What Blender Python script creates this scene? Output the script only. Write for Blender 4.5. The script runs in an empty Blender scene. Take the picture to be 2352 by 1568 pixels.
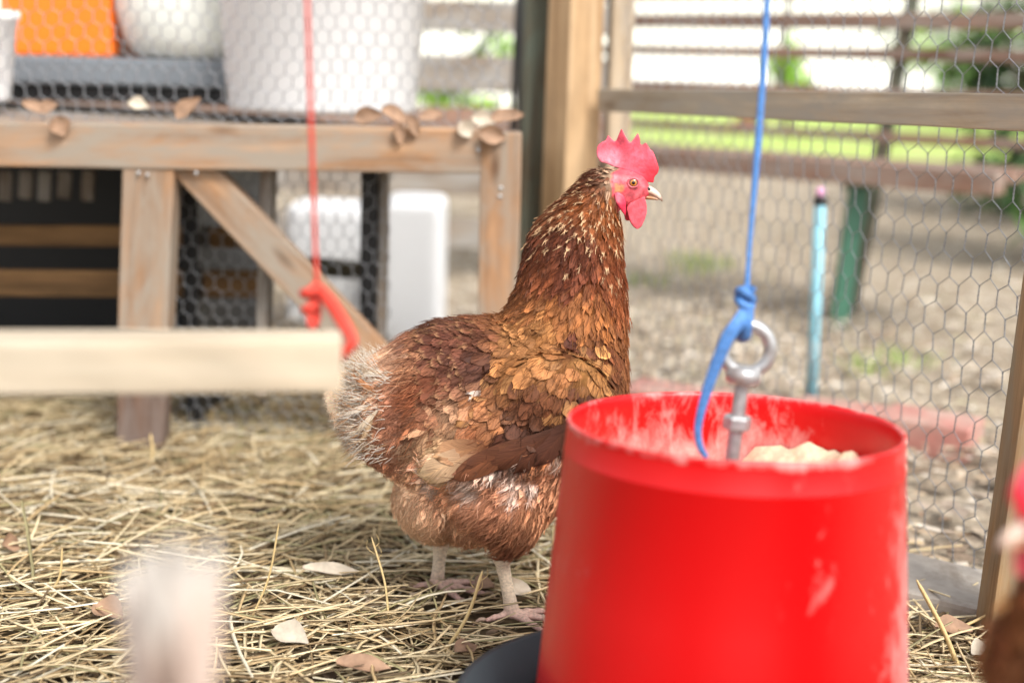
import bpy, bmesh, math, random
import numpy as np
from mathutils import Vector, Matrix, noise as mnoise
from mathutils.bvhtree import BVHTree

R = math.radians
rng = np.random.default_rng(7)
random.seed(7)
SC = bpy.context.scene
COL = SC.collection

# ------------------------------------------------------------------ camera
CAM_H, PITCH, ROLL, FOCAL = 0.493, R(11.0), R(1.5), 50.0
DW, DH = 2352.0, 1568.0                       # measuring grid of the photograph
FPX = DW * FOCAL / 36.0
_F = Vector((0, math.cos(PITCH), -math.sin(PITCH)))
_U0 = Vector((0, math.sin(PITCH), math.cos(PITCH)))
_R0 = Vector((1, 0, 0))
_R = math.cos(ROLL) * _R0 + math.sin(ROLL) * _U0
_U = -math.sin(ROLL) * _R0 + math.cos(ROLL) * _U0
CP = Vector((0, 0, CAM_H))
cd = bpy.data.cameras.new('camera')
cam = bpy.data.objects.new('camera', cd)
COL.objects.link(cam)
m = Matrix((( _R.x, _U.x, -_F.x, 0), (_R.y, _U.y, -_F.y, 0), (_R.z, _U.z, -_F.z, CAM_H), (0, 0, 0, 1)))
cam.matrix_world = m
cd.lens = FOCAL; cd.sensor_width = 36.0; cd.sensor_fit = 'HORIZONTAL'
cd.clip_start = 0.02; cd.clip_end = 500
cd.dof.use_dof = True
cd.dof.focus_distance = 1.215
cd.dof.aperture_fstop = 2.8
SC.camera = cam

# ------------------------------------------------------------------ sky, sun, exposure
SUN_EL, SUN_AZ = R(48), R(148)                # azimuth clockwise from +Y (the view): light comes from the right, a little behind the camera
w = bpy.data.worlds.new('World'); SC.world = w; w.use_nodes = True
nt = w.node_tree; nt.nodes.clear()
out = nt.nodes.new('ShaderNodeOutputWorld'); bg = nt.nodes.new('ShaderNodeBackground')
sky = nt.nodes.new('ShaderNodeTexSky'); sky.sky_type = 'NISHITA'; sky.sun_disc = False
sky.sun_elevation = SUN_EL; sky.sun_rotation = SUN_AZ; sky.air_density = 1.0; sky.dust_density = 3.0
hs = nt.nodes.new('ShaderNodeHueSaturation'); hs.inputs['Saturation'].default_value = 0.22
nt.links.new(sky.outputs[0], hs.inputs['Color']); nt.links.new(hs.outputs[0], bg.inputs[0])
bg.inputs[1].default_value = 0.125
nt.links.new(bg.outputs[0], out.inputs[0])
sl = bpy.data.lights.new('sun', 'SUN'); sl.energy = 1.35; sl.angle = R(16); sl.color = (1, 0.96, 0.9)
so = bpy.data.objects.new('sun', sl); COL.objects.link(so)
sd = Vector((math.sin(SUN_AZ) * math.cos(SUN_EL), math.cos(SUN_AZ) * math.cos(SUN_EL), math.sin(SUN_EL)))
so.rotation_euler = sd.to_track_quat('Z', 'Y').to_euler()
so.location = (2, -2, 4)
SC.view_settings.view_transform = 'Standard'; SC.view_settings.look = 'None'
SC.view_settings.exposure = 1.22; SC.view_settings.gamma = 1.0
SC.render.engine = 'CYCLES'
SC.cycles.use_denoising = True
SC.cycles.max_bounces = 6; SC.cycles.diffuse_bounces = 3; SC.cycles.glossy_bounces = 3
SC.cycles.transmission_bounces = 3; SC.cycles.transparent_max_bounces = 6
SC.cycles.sample_clamp_indirect = 6

# ------------------------------------------------------------------ measuring helpers
def ray(u, v):
    return _F + _R * ((u - DW / 2) / FPX) + _U * ((DH / 2 - v) / FPX)
def P(u, v, Y):
    d = ray(u, v); return CP + d * (Y / d.y)
def G(u, v, z=0.0):
    d = ray(u, v); return CP + d * ((z - CAM_H) / d.z)
_Rn, _Un, _Fn, _Cn = (np.array(a) for a in (_R, _U, _F, CP))
def to_uv(p):
    q = np.asarray(p) - _Cn
    k = q @ _Fn
    return np.stack([DW / 2 + FPX * (q @ _Rn) / k, DH / 2 - FPX * (q @ _Un) / k], -1)
def lin(c):
    c = np.asarray(c, float) / 255.0
    return np.where(c <= 0.04045, c / 12.92, ((c + 0.055) / 1.055) ** 2.4)
def L4(r, g, b, k=1.0):
    a = lin((r, g, b)) * k
    return (float(a[0]), float(a[1]), float(a[2]), 1.0)
def smooth(a, b, x):
    t = np.clip((np.asarray(x, float) - a) / (b - a), 0, 1); return t * t * (3 - 2 * t)

# ------------------------------------------------------------------ object helpers
def tag(o, label=None, cat=None, group=None, kind=None):
    if label: o['label'] = label
    if cat: o['category'] = cat
    if group: o['group'] = group
    if kind: o['kind'] = kind
    return o
def empty(name, loc=(0, 0, 0), rz=0.0):
    o = bpy.data.objects.new(name, None); COL.objects.link(o)
    o.location = loc; o.rotation_euler = (0, 0, rz); o.empty_display_size = 0.05
    return o
def link(name, me, mat=None, parent=None, smooth_shade=False):
    o = bpy.data.objects.new(name, me); COL.objects.link(o)
    if mat is not None and not me.materials: me.materials.append(mat)
    if smooth_shade and len(me.polygons):
        me.polygons.foreach_set('use_smooth', np.ones(len(me.polygons), bool))
    if parent: o.parent = parent
    return o
def quads(name, V, F, col=None, fuv=None, mat=None, parent=None, smooth_shade=True):
    V = np.ascontiguousarray(V, np.float32).reshape(-1, 3); F = np.ascontiguousarray(F, np.int32)
    k = F.shape[1]; n = F.shape[0]
    me = bpy.data.meshes.new(name)
    me.vertices.add(len(V)); me.vertices.foreach_set('co', V.ravel())
    me.loops.add(n * k); me.loops.foreach_set('vertex_index', F.ravel())
    me.polygons.add(n)
    me.polygons.foreach_set('loop_start', np.arange(0, n * k, k, dtype=np.int32))
    if col is not None:
        c = np.ones((len(V), 4), np.float32); c[:, :3] = np.asarray(col).reshape(-1, 3)
        a = me.color_attributes.new('Col', 'FLOAT_COLOR', 'POINT'); a.data.foreach_set('color', c.ravel())
    if fuv is not None:
        a = me.attributes.new('fuv', 'FLOAT_VECTOR', 'POINT')
        a.data.foreach_set('vector', np.ascontiguousarray(fuv, np.float32).ravel())
    me.update(calc_edges=True); me.validate()
    return link(name, me, mat, parent, smooth_shade)
def bm_obj(name, bm, mat=None, parent=None, smooth_shade=False):
    me = bpy.data.meshes.new(name); bmesh.ops.recalc_face_normals(bm, faces=bm.faces); bm.to_mesh(me); bm.free()
    return link(name, me, mat, parent, smooth_shade)
def tubes(paths, rad, K=3, flat=1.0, ref=(0.13, 0.21, 0.97), caps=False):
    """paths (N,S,3), rad (N,S) -> V, F quads, index of source per vertex"""
    paths = np.asarray(paths, float); rad = np.asarray(rad, float)
    N, S, _ = paths.shape
    t = np.gradient(paths, axis=1); t /= np.linalg.norm(t, axis=2, keepdims=True) + 1e-12
    r = np.broadcast_to(np.array(ref, float), t.shape)
    a = np.cross(t, r); a /= np.linalg.norm(a, axis=2, keepdims=True) + 1e-12
    b = np.cross(t, a)
    if K == 2:
        ang = np.array([0, math.pi])
    else:
        ang = np.arange(K) * 2 * math.pi / K
    V = paths[:, :, None, :] + rad[:, :, None, None] * (np.cos(ang)[None, None, :, None] * a[:, :, None, :] + flat * np.sin(ang)[None, None, :, None] * b[:, :, None, :])
    idx = np.arange(N * S * K).reshape(N, S, K)
    if K == 2:
        F = np.stack([idx[:, :-1, 0], idx[:, :-1, 1], idx[:, 1:, 1], idx[:, 1:, 0]], -1).reshape(-1, 4)
    else:
        n = np.roll(idx, -1, axis=2)
        F = np.stack([idx[:, :-1], n[:, :-1], n[:, 1:], idx[:, 1:]], -1).reshape(-1, 4)
    return V.reshape(-1, 3), F
def spline(pts, n):
    pts = np.asarray(pts, float); k = len(pts)
    x = np.linspace(0, k - 1, n); i = np.clip(x.astype(int), 0, k - 2); t = (x - i)[:, None]
    p = np.vstack([2 * pts[0] - pts[1], pts, 2 * pts[-1] - pts[-2]])
    a, b, c, d = p[i], p[i + 1], p[i + 2], p[i + 3]
    return 0.5 * ((2 * b) + (-a + c) * t + (2 * a - 5 * b + 4 * c - d) * t ** 2 + (-a + 3 * b - 3 * c + d) * t ** 3)
def tube_obj(name, pts, rad, n=40, K=10, mat=None, parent=None, flat=1.0, ref=(0.13, 0.21, 0.97)):
    p = spline(pts, n)
    r = np.interp(np.linspace(0, 1, n), np.linspace(0, 1, len(np.atleast_1d(rad))), np.atleast_1d(rad))
    r = r.copy(); r[0] *= 0.3; r[-1] *= 0.3
    V, F = tubes(p[None], r[None], K, flat, ref)
    return quads(name, V, F, mat=mat, parent=parent)
def lathe_bm(prof, n=48, close=False):
    """prof list of (r,z)"""
    bm = bmesh.new(); rings = []
    for r_, z_ in prof:
        if r_ < 1e-6: rings.append([bm.verts.new((0, 0, z_))])
        else: rings.append([bm.verts.new((r_ * math.cos(2 * math.pi * k / n), r_ * math.sin(2 * math.pi * k / n), z_)) for k in range(n)])
    for A, B in zip(rings[:-1], rings[1:]):
        for k in range(n):
            k2 = (k + 1) % n
            if len(A) == 1 and len(B) == 1: continue
            if len(A) == 1: bm.faces.new((A[0], B[k], B[k2]))
            elif len(B) == 1: bm.faces.new((A[k], A[k2], B[0]))
            else: bm.faces.new((A[k], A[k2], B[k2], B[k]))
    return bm
def box_bm(lx, ly, lz, bev=0.003, seg=2, center=(0, 0, 0), cuts=0, wob=0.0, seed=0):
    bm = bmesh.new(); bmesh.ops.create_cube(bm, size=1)
    for v in bm.verts: v.co = Vector((v.co.x * lx, v.co.y * ly, v.co.z * lz)) + Vector(center)
    if cuts:
        es = [e for e in bm.edges if abs((e.verts[0].co - e.verts[1].co).normalized().x) > 0.9]
        bmesh.ops.subdivide_edges(bm, edges=es, cuts=cuts, use_grid_fill=True)
    if bev:
        es = [e for e in bm.edges if len(e.link_faces) == 2 and e.calc_face_angle(0) > 0.5]
        bmesh.ops.bevel(bm, geom=es, offset=bev, segments=seg, affect='EDGES', profile=0.6)
    if wob:
        for v in bm.verts:
            q = Vector((v.co.x * 6 + seed * 7.3, v.co.y * 20, v.co.z * 20))
            v.co += Vector((0, mnoise.noise(q) * wob, mnoise.noise(q + Vector((31, 5, 9))) * wob))
    return bm
def orient(o, p0, p1, up=(0, 0, 1)):
    """put the object's local X along p0->p1, centred"""
    p0, p1 = Vector(p0), Vector(p1); x = (p1 - p0).normalized(); u = Vector(up)
    y = u.cross(x).normalized(); z = x.cross(y)
    M = Matrix((x, y, z)).transposed().to_4x4(); M.translation = (p0 + p1) / 2
    return M
def beam(name, p0, p1, th, ht, mat, parent=None, up=(0, 0, 1), bev=0.003, wob=0.0012, seed=0):
    """th = size along local Y, ht = along local Z"""
    Ln = (Vector(p1) - Vector(p0)).length
    bm = box_bm(Ln, th, ht, bev, 2, cuts=max(2, int(Ln / 0.06)), wob=wob, seed=seed)
    o = bm_obj(name, bm, mat, None, False)
    M = orient(o, p0, p1, up)
    if parent: o.parent = parent; o.matrix_local = parent.matrix_basis.inverted() @ M
    else: o.matrix_basis = M
    return o

# ------------------------------------------------------------------ materials
def mat_new(name):
    mt = bpy.data.materials.new(name); mt.use_nodes = True
    nt = mt.node_tree; b = nt.nodes['Principled BSDF']
    return mt, nt, b
def N(nt, t, **kw):
    n = nt.nodes.new(t)
    for k, v in kw.items():
        if hasattr(n, k): setattr(n, k, v)
        else: n.inputs[k.replace('_', ' ')].default_value = v
    return n
def ramp(nt, stops, src=None, interp='LINEAR'):
    r = nt.nodes.new('ShaderNodeValToRGB'); r.color_ramp.interpolation = interp
    e = r.color_ramp.elements
    while len(e) > 1: e.remove(e[-1])
    e[0].position, e[0].color = stops[0]
    for p, c in stops[1:]:
        x = e.new(p); x.color = c
    if src is not None: nt.links.new(src, r.inputs[0])
    return r
def mixc(nt, a, b, f, mode='MIX'):
    n = nt.nodes.new('ShaderNodeMix'); n.data_type = 'RGBA'; n.blend_type = mode
    for s, x in ((n.inputs[0], f), (n.inputs[6], a), (n.inputs[7], b)):
        if isinstance(x, bpy.types.NodeSocket): nt.links.new(x, s)
        elif isinstance(x, (int, float)): s.default_value = x
        else: s.default_value = x
    return n.outputs[2]
def noise_tex(nt, vec=None, scale=5, detail=4, rough=0.55, dist=0.0):
    n = nt.nodes.new('ShaderNodeTexNoise'); n.inputs['Scale'].default_value = scale
    n.inputs['Detail'].default_value = detail; n.inputs['Roughness'].default_value = rough; n.inputs['Distortion'].default_value = dist
    if vec is not None: nt.links.new(vec, n.inputs['Vector'])
    return n
def coords(nt, scale=(1, 1, 1), which='Object', rnd=True):
    t = nt.nodes.new('ShaderNodeTexCoord'); mp = nt.nodes.new('ShaderNodeMapping')
    mp.inputs['Scale'].default_value = scale
    nt.links.new(t.outputs[which], mp.inputs['Vector'])
    if rnd:
        oi = nt.nodes.new('ShaderNodeObjectInfo'); mul = nt.nodes.new('ShaderNodeVectorMath'); mul.operation = 'SCALE'
        mul.inputs[0].default_value = (37, 17, 23); nt.links.new(oi.outputs['Random'], mul.inputs['Scale'])
        nt.links.new(mul.outputs[0], mp.inputs['Location'])
    return mp.outputs[0]
def bump(nt, b, h, strength=0.3, dist=0.002):
    n = nt.nodes.new('ShaderNodeBump'); n.inputs['Strength'].default_value = strength; n.inputs['Distance'].default_value = dist
    nt.links.new(h, n.inputs['Height']); nt.links.new(n.outputs[0], b.inputs['Normal'])
def wood(name, light, mid, dark, grey=None, greyamt=0.3, rough=0.75, knots=True):
    mt, nt, b = mat_new(name)
    v = coords(nt, (3.0, 60, 60)); g = noise_tex(nt, v, 1.0, 6, 0.6, 0.6)
    r = ramp(nt, [(0.28, dark), (0.5, mid), (0.72, light)], g.outputs['Fac'])
    v2 = coords(nt, (5, 14, 14)); n2 = noise_tex(nt, v2, 1.0, 5, 0.6, 0.3)
    r2 = ramp(nt, [(0.35, (0.72, 0.72, 0.72, 1)), (0.65, (1.12, 1.12, 1.12, 1))], n2.outputs['Fac'])
    c = mixc(nt, r.outputs[0], r2.outputs[0], 1.0, 'MULTIPLY')
    if grey:
        v3 = coords(nt, (6, 22, 22)); n3 = noise_tex(nt, v3, 1.3, 5, 0.65, 0.5)
        r3 = ramp(nt, [(0.5 - greyamt * 0.25, (0, 0, 0, 1)), (0.75 - greyamt * 0.25, (1, 1, 1, 1))], n3.outputs['Fac'])
        c = mixc(nt, c, grey, r3.outputs[0])
    if knots:
        v4 = coords(nt, (5, 16, 16)); vo = nt.nodes.new('ShaderNodeTexVoronoi'); vo.inputs['Scale'].default_value = 1.0
        nt.links.new(v4, vo.inputs['Vector'])
        r4 = ramp(nt, [(0.03, (0.35, 0.26, 0.2, 1)), (0.13, (1, 1, 1, 1))], vo.outputs['Distance'])
        c = mixc(nt, c, r4.outputs[0], 0.8, 'MULTIPLY')
    nt.links.new(c, b.inputs['Base Color']); b.inputs['Roughness'].default_value = rough
    b.inputs['Specular IOR Level'].default_value = 0.25
    bump(nt, b, g.outputs['Fac'], 0.35, 0.0015)
    return mt
def plain(name, col, rough=0.6, metal=0.0, var=0.25, scale=30, bmp=0.15, spec=0.5, dirt=None, dirtamt=0.4):
    mt, nt, b = mat_new(name)
    v = coords(nt); n = noise_tex(nt, v, scale, 5, 0.6)
    lo = tuple(c * (1 - var) for c in col[:3]) + (1,); hi = tuple(min(1, c * (1 + var)) for c in col[:3]) + (1,)
    r = ramp(nt, [(0.3, lo), (0.7, hi)], n.outputs['Fac']); c = r.outputs[0]
    if dirt:
        n2 = noise_tex(nt, v, scale * 0.3, 6, 0.7, 0.4)
        r2 = ramp(nt, [(0.62 - dirtamt * 0.3, (0, 0, 0, 1)), (0.8, (1, 1, 1, 1))], n2.outputs['Fac'])
        c = mixc(nt, c, dirt, r2.outputs[0])
    nt.links.new(c, b.inputs['Base Color']); b.inputs['Roughness'].default_value = rough; b.inputs['Metallic'].default_value = metal
    b.inputs['Specular IOR Level'].default_value = spec
    bump(nt, b, n.outputs['Fac'], bmp, 0.001)
    return mt
def attr_mat(name, rough=0.7, spec=0.3, nscale=60, var=0.25, sss=0.0, bmp=0.1, sheen=0.0):
    mt, nt, b = mat_new(name)
    a = nt.nodes.new('ShaderNodeAttribute'); a.attribute_name = 'Col'
    v = coords(nt, rnd=False); n = noise_tex(nt, v, nscale, 4, 0.6)
    r = ramp(nt, [(0.3, (1 - var,) * 3 + (1,)), (0.7, (1 + var,) * 3 + (1,))], n.outputs['Fac'])
    c = mixc(nt, a.outputs['Color'], r.outputs[0], 1.0, 'MULTIPLY')
    nt.links.new(c, b.inputs['Base Color']); b.inputs['Roughness'].default_value = rough; b.inputs['Specular IOR Level'].default_value = spec
    if sss:
        b.inputs['Subsurface Weight'].default_value = sss; b.inputs['Subsurface Radius'].default_value = (1, 0.3, 0.2); b.inputs['Subsurface Scale'].default_value = 0.003
    b.inputs['Sheen Weight'].default_value = sheen
    bump(nt, b, n.outputs['Fac'], bmp, 0.001)
    return mt
M = {}
M['wood_frame'] = wood('weathered_pine', L4(184, 146, 112), L4(164, 126, 94), L4(122, 92, 68), L4(148, 136, 122), 0.6)
M['wood_new'] = wood('fresh_pine', L4(212, 182, 146), L4(192, 160, 122), L4(160, 126, 90), None, knots=True)
M['wood_pale'] = wood('planed_pine', L4(200, 187, 166), L4(190, 175, 153), L4(172, 154, 130), None, knots=False)
M['wood_stake'] = wood('rough_stake', L4(190, 160, 120), L4(164, 134, 98), L4(118, 94, 66), L4(150, 138, 116), 0.35)
M['wood_rail'] = wood('grey_rail', L4(206, 190, 164), L4(186, 166, 140), L4(142, 122, 100), L4(172, 162, 148), 0.4)
M['wood_old'] = wood('old_post', L4(112, 100, 82), L4(88, 78, 62), L4(56, 48, 38), L4(90, 96, 84), 0.5)
M['wood_dark'] = wood('dark_leg', L4(128, 102, 84), L4(104, 80, 66), L4(74, 56, 46), L4(118, 104, 96), 0.4)
M['wood_gold'] = wood('golden_slat', L4(152, 116, 76), L4(124, 94, 62), L4(88, 66, 42))
M['wood_grey'] = wood('grey_plank', L4(160, 146, 130), L4(132, 118, 104), L4(96, 84, 74), L4(150, 146, 140), 0.5)
M['wood_bench'] = wood('bench_slat', L4(158, 124, 104), L4(136, 104, 88), L4(104, 78, 66), L4(146, 132, 122), 0.45)
M['wire'] = plain('galvanised_wire', L4(150, 152, 156), 0.42, 0.55, 0.25, 120, 0.1)
M['steel'] = plain('zinc_steel', L4(176, 176, 176), 0.38, 0.6, 0.2, 160, 0.2, dirt=L4(150, 118, 96), dirtamt=0.25)
M['white_plastic'] = plain('white_plastic', L4(245, 246, 247), 0.45, 0, 0.03, 8, 0.05)
M['cream_plastic'] = plain('cream_plastic', L4(236, 238, 230), 0.5, 0, 0.04, 8, 0.05)
M['orange'] = plain('orange_plastic', L4(255, 122, 22), 0.45, 0, 0.05, 8, 0.05)
M['grey_plastic'] = plain('grey_plastic', L4(112, 118, 124), 0.5, 0, 0.08, 12, 0.05)
M['black'] = plain('black_plastic', L4(14, 14, 16), 0.5, 0, 0.2, 20, 0.1)
M['tray'] = plain('tray_plastic', L4(48, 56, 62), 0.45, 0, 0.15, 20, 0.1, dirt=L4(96, 96, 92), dirtamt=0.2)
M['blue_twine'] = plain('blue_twine', L4(76, 126, 188), 0.6, 0, 0.35, 400, 0.6)
M['red_twine'] = plain('red_twine', L4(206, 62, 46), 0.6, 0, 0.25, 400, 0.6)
M['brick'] = plain('brick', L4(170, 112, 102), 0.9, 0, 0.2, 50, 0.5, dirt=L4(178, 160, 146), dirtamt=1.0)
M['concrete'] = plain('concrete', L4(160, 152, 142), 0.9, 0, 0.15, 60, 0.5, dirt=L4(110, 96, 82), dirtamt=0.35)
M['pipe'] = plain('pale_blue_pipe', L4(130, 182, 196), 0.45, 0, 0.1, 40, 0.1, dirt=L4(190, 200, 200), dirtamt=0.2)
M['pink'] = plain('pink_plastic', L4(214, 156, 190), 0.5, 0, 0.1, 40, 0.1)
M['green_metal'] = plain('green_painted_metal', L4(58, 104, 84), 0.5, 0, 0.15, 40, 0.1)
M['feed'] = plain('feed_meal', L4(216, 196, 166), 0.95, 0, 0.2, 180, 0.9, spec=0.1, dirt=L4(214, 168, 110), dirtamt=0.3)
M['straw'] = attr_mat('straw', 0.6, 0.35, 200, 0.15, bmp=0.1)
M['litter'] = attr_mat('leaf_litter', 0.85, 0.2, 90, 0.25, bmp=0.2)
M['leaf'] = attr_mat('green_leaf', 0.5, 0.4, 30, 0.2)
M['dry_leaf'] = plain('dry_leaf', L4(150, 120, 96), 0.75, 0, 0.3, 70, 0.5, dirt=L4(120, 88, 66), dirtamt=0.3)
M['pale_leaf'] = plain('pale_dry_leaf', L4(184, 172, 154), 0.75, 0, 0.25, 70, 0.5, dirt=L4(150, 122, 96), dirtamt=0.3)
M['bark'] = plain('bark', L4(92, 78, 62), 0.9, 0, 0.3, 40, 0.7)
M['wall'] = plain('white_render', L4(240, 238, 232), 0.85, 0, 0.03, 3, 0.1)
M['skin'] = attr_mat('skin', 0.45, 0.45, 240, 0.30, sss=0.08, bmp=0.6)
M['scale'] = attr_mat('leg_scales', 0.55, 0.35, 420, 0.2, bmp=0.7)
M['beak'] = attr_mat('beak_horn', 0.35, 0.5, 160, 0.12, bmp=0.15)
M['under'] = attr_mat('underplumage', 0.9, 0.1, 160, 0.35, bmp=0.4)

def feather_mat():
    mt, nt, b = mat_new('feather')
    a = N(nt, 'ShaderNodeAttribute', attribute_name='Col'); f = N(nt, 'ShaderNodeAttribute', attribute_name='fuv')
    s = nt.nodes.new('ShaderNodeSeparateXYZ'); nt.links.new(f.outputs['Vector'], s.inputs[0])
    ab = N(nt, 'ShaderNodeMath', operation='ABSOLUTE'); nt.links.new(s.outputs[1], ab.inputs[0])
    m1 = N(nt, 'ShaderNodeMath', operation='MULTIPLY_ADD'); nt.links.new(ab.outputs[0], m1.inputs[0]); m1.inputs[1].default_value = -0.45; nt.links.new(s.outputs[0], m1.inputs[2])
    cb = nt.nodes.new('ShaderNodeCombineXYZ'); nt.links.new(m1.outputs[0], cb.inputs[0]); nt.links.new(s.outputs[2], cb.inputs[1]); nt.links.new(s.outputs[1], cb.inputs[2])
    mp = nt.nodes.new('ShaderNodeMapping'); mp.inputs['Scale'].default_value = (26, 40, 1.2); nt.links.new(cb.outputs[0], mp.inputs[0])
    n = noise_tex(nt, mp.outputs[0], 1.0, 3, 0.6)
    r = ramp(nt, [(0.3, (0.62, 0.6, 0.58, 1)), (0.7, (1.3, 1.28, 1.24, 1))], n.outputs['Fac'])
    c = mixc(nt, a.outputs['Color'], r.outputs[0], 1.0, 'MULTIPLY')
    r2 = ramp(nt, [(0.04, (1.35, 1.3, 1.2, 1)), (0.12, (1, 1, 1, 1))], ab.outputs[0])
    c = mixc(nt, c, r2.outputs[0], 0.6, 'MULTIPLY')
    nt.links.new(c, b.inputs['Base Color']); b.inputs['Roughness'].default_value = 0.6; b.inputs['Specular IOR Level'].default_value = 0.22
    bump(nt, b, n.outputs['Fac'], 0.4, 0.0008)
    return mt
M['feather'] = feather_mat()
def eye_mat():
    mt, nt, b = mat_new('eye')
    t = nt.nodes.new('ShaderNodeTexCoord'); s = nt.nodes.new('ShaderNodeSeparateXYZ'); nt.links.new(t.outputs['Object'], s.inputs[0])
    cb = nt.nodes.new('ShaderNodeCombineXYZ'); nt.links.new(s.outputs[0], cb.inputs[0]); nt.links.new(s.outputs[2], cb.inputs[2])
    l = N(nt, 'ShaderNodeVectorMath', operation='LENGTH'); nt.links.new(cb.outputs[0], l.inputs[0])
    ml = N(nt, 'ShaderNodeMath', operation='MULTIPLY'); nt.links.new(l.outputs['Value'], ml.inputs[0]); ml.inputs[1].default_value = 200.0
    r = ramp(nt, [(0.0, (0.004, 0.004, 0.005, 1)), (0.27, (0.006, 0.005, 0.005, 1)), (0.31, L4(176, 98, 28)), (0.5, L4(210, 140, 60)), (0.56, L4(70, 50, 40)), (0.66, L4(150, 96, 90))], ml.outputs[0])
    nt.links.new(r.outputs[0], b.inputs['Base Color']); b.inputs['Roughness'].default_value = 0.08
    b.inputs['Coat Weight'].default_value = 0.6; b.inputs['Coat Roughness'].default_value = 0.03
    return mt
M['eye'] = eye_mat()
def red_mat():
    mt, nt, b = mat_new('red_plastic')
    a = N(nt, 'ShaderNodeAttribute', attribute_name='Col')           # red channel of the attribute = how whitened: dust, plus a painted sky sheen outside
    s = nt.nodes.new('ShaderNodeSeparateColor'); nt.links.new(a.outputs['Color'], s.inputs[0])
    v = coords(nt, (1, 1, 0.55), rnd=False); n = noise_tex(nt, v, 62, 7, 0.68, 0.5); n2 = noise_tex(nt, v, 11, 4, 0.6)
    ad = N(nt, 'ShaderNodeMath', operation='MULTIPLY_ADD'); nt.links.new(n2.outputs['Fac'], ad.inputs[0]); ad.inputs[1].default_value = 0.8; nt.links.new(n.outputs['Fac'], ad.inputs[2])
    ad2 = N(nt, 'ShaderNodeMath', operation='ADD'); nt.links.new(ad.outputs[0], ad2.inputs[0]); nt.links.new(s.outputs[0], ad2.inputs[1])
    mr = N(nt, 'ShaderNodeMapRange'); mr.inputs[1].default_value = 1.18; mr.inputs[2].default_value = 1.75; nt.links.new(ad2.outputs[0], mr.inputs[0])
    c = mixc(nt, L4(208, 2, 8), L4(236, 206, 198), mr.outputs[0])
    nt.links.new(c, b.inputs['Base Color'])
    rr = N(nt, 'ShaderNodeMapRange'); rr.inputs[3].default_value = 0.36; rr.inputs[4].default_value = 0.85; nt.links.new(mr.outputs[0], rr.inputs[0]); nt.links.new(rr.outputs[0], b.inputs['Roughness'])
    b.inputs['Subsurface Weight'].default_value = 0.0
    bump(nt, b, n2.outputs['Fac'], 0.06, 0.002)
    return mt
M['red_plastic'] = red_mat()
def ground_mat():
    mt, nt, b = mat_new('dirt')
    v = coords(nt, rnd=False); n = noise_tex(nt, v, 9, 8, 0.7, 0.3); n2 = noise_tex(nt, v, 90, 5, 0.7)
    r = ramp(nt, [(0.3, L4(136, 120, 104)), (0.5, L4(174, 160, 140)), (0.7, L4(200, 186, 168))], n.outputs['Fac'])
    r2 = ramp(nt, [(0.3, (0.5, 0.5, 0.5, 1)), (0.7, (1.25, 1.25, 1.25, 1))], n2.outputs['Fac'])
    c = mixc(nt, r.outputs[0], r2.outputs[0], 1.0, 'MULTIPLY')
    nt.links.new(c, b.inputs['Base Color']); b.inputs['Roughness'].default_value = 0.95; b.inputs['Specular IOR Level'].default_value = 0.1
    bump(nt, b, n2.outputs['Fac'], 0.8, 0.006)
    return mt
M['dirt'] = ground_mat()
M['lawn'] = plain('lawn', L4(168, 186, 104), 0.9, 0, 0.25, 6, 0.3, spec=0.1)
M['chaff'] = plain('chaff_floor', L4(84, 70, 52), 0.95, 0, 0.45, 130, 1.0, spec=0.1, dirt=L4(48, 40, 32), dirtamt=0.5)

# ------------------------------------------------------------------ ground
def sheet(name, x0, x1, y0, y1, z, mat, nx=2, ny=2, amp=0.0, sc=3.0):
    xs = np.linspace(x0, x1, nx); ys = np.linspace(y0, y1, ny)
    X, Y = np.meshgrid(xs, ys); Z = np.full_like(X, z)
    if amp:
        Z = Z + np.array([[mnoise.noise((x * sc, y * sc, 3.3)) * amp for x in xs] for y in ys])
    V = np.stack([X, Y, Z], -1).reshape(-1, 3)
    i = np.arange(nx * ny).reshape(ny, nx)
    F = np.stack([i[:-1, :-1], i[:-1, 1:], i[1:, 1:], i[1:, :-1]], -1).reshape(-1, 4)
    return quads(name, V, F, mat=mat)
g = sheet('ground', -150, 150, -20, 280, -0.012, M['dirt']); tag(g, 'bare dry earth of the yard', kind='structure')
g = sheet('pen_floor', -2.6, 1.6, -1.5, 2.55, -0.004, M['chaff'], 80, 60, 0.006, 9); tag(g, 'chaff covered earth floor of the pen', kind='structure')
for v in g.data.vertices:                                            # the floor ends at the fence line
    v.co.x = min(v.co.x, 0.475 - (v.co.y - 1.25) * (0.316 / 0.70))
g = sheet('lawn', -14, 12, 8.6, 17.5, -0.004, M['lawn'], 60, 40, 0.03, 1.5); tag(g, 'sunlit lawn beyond the bench', kind='structure')

# plan of the right-hand wire fence
FA, FB = Vector((0.45, 1.25, 0)), Vector((0.134, 1.95, 0))
FDIR = (FB - FA).normalized(); FN = Vector((-FDIR.y, FDIR.x, 0))       # FN points into the pen
if FN.x > 0: FN = -FN

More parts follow.
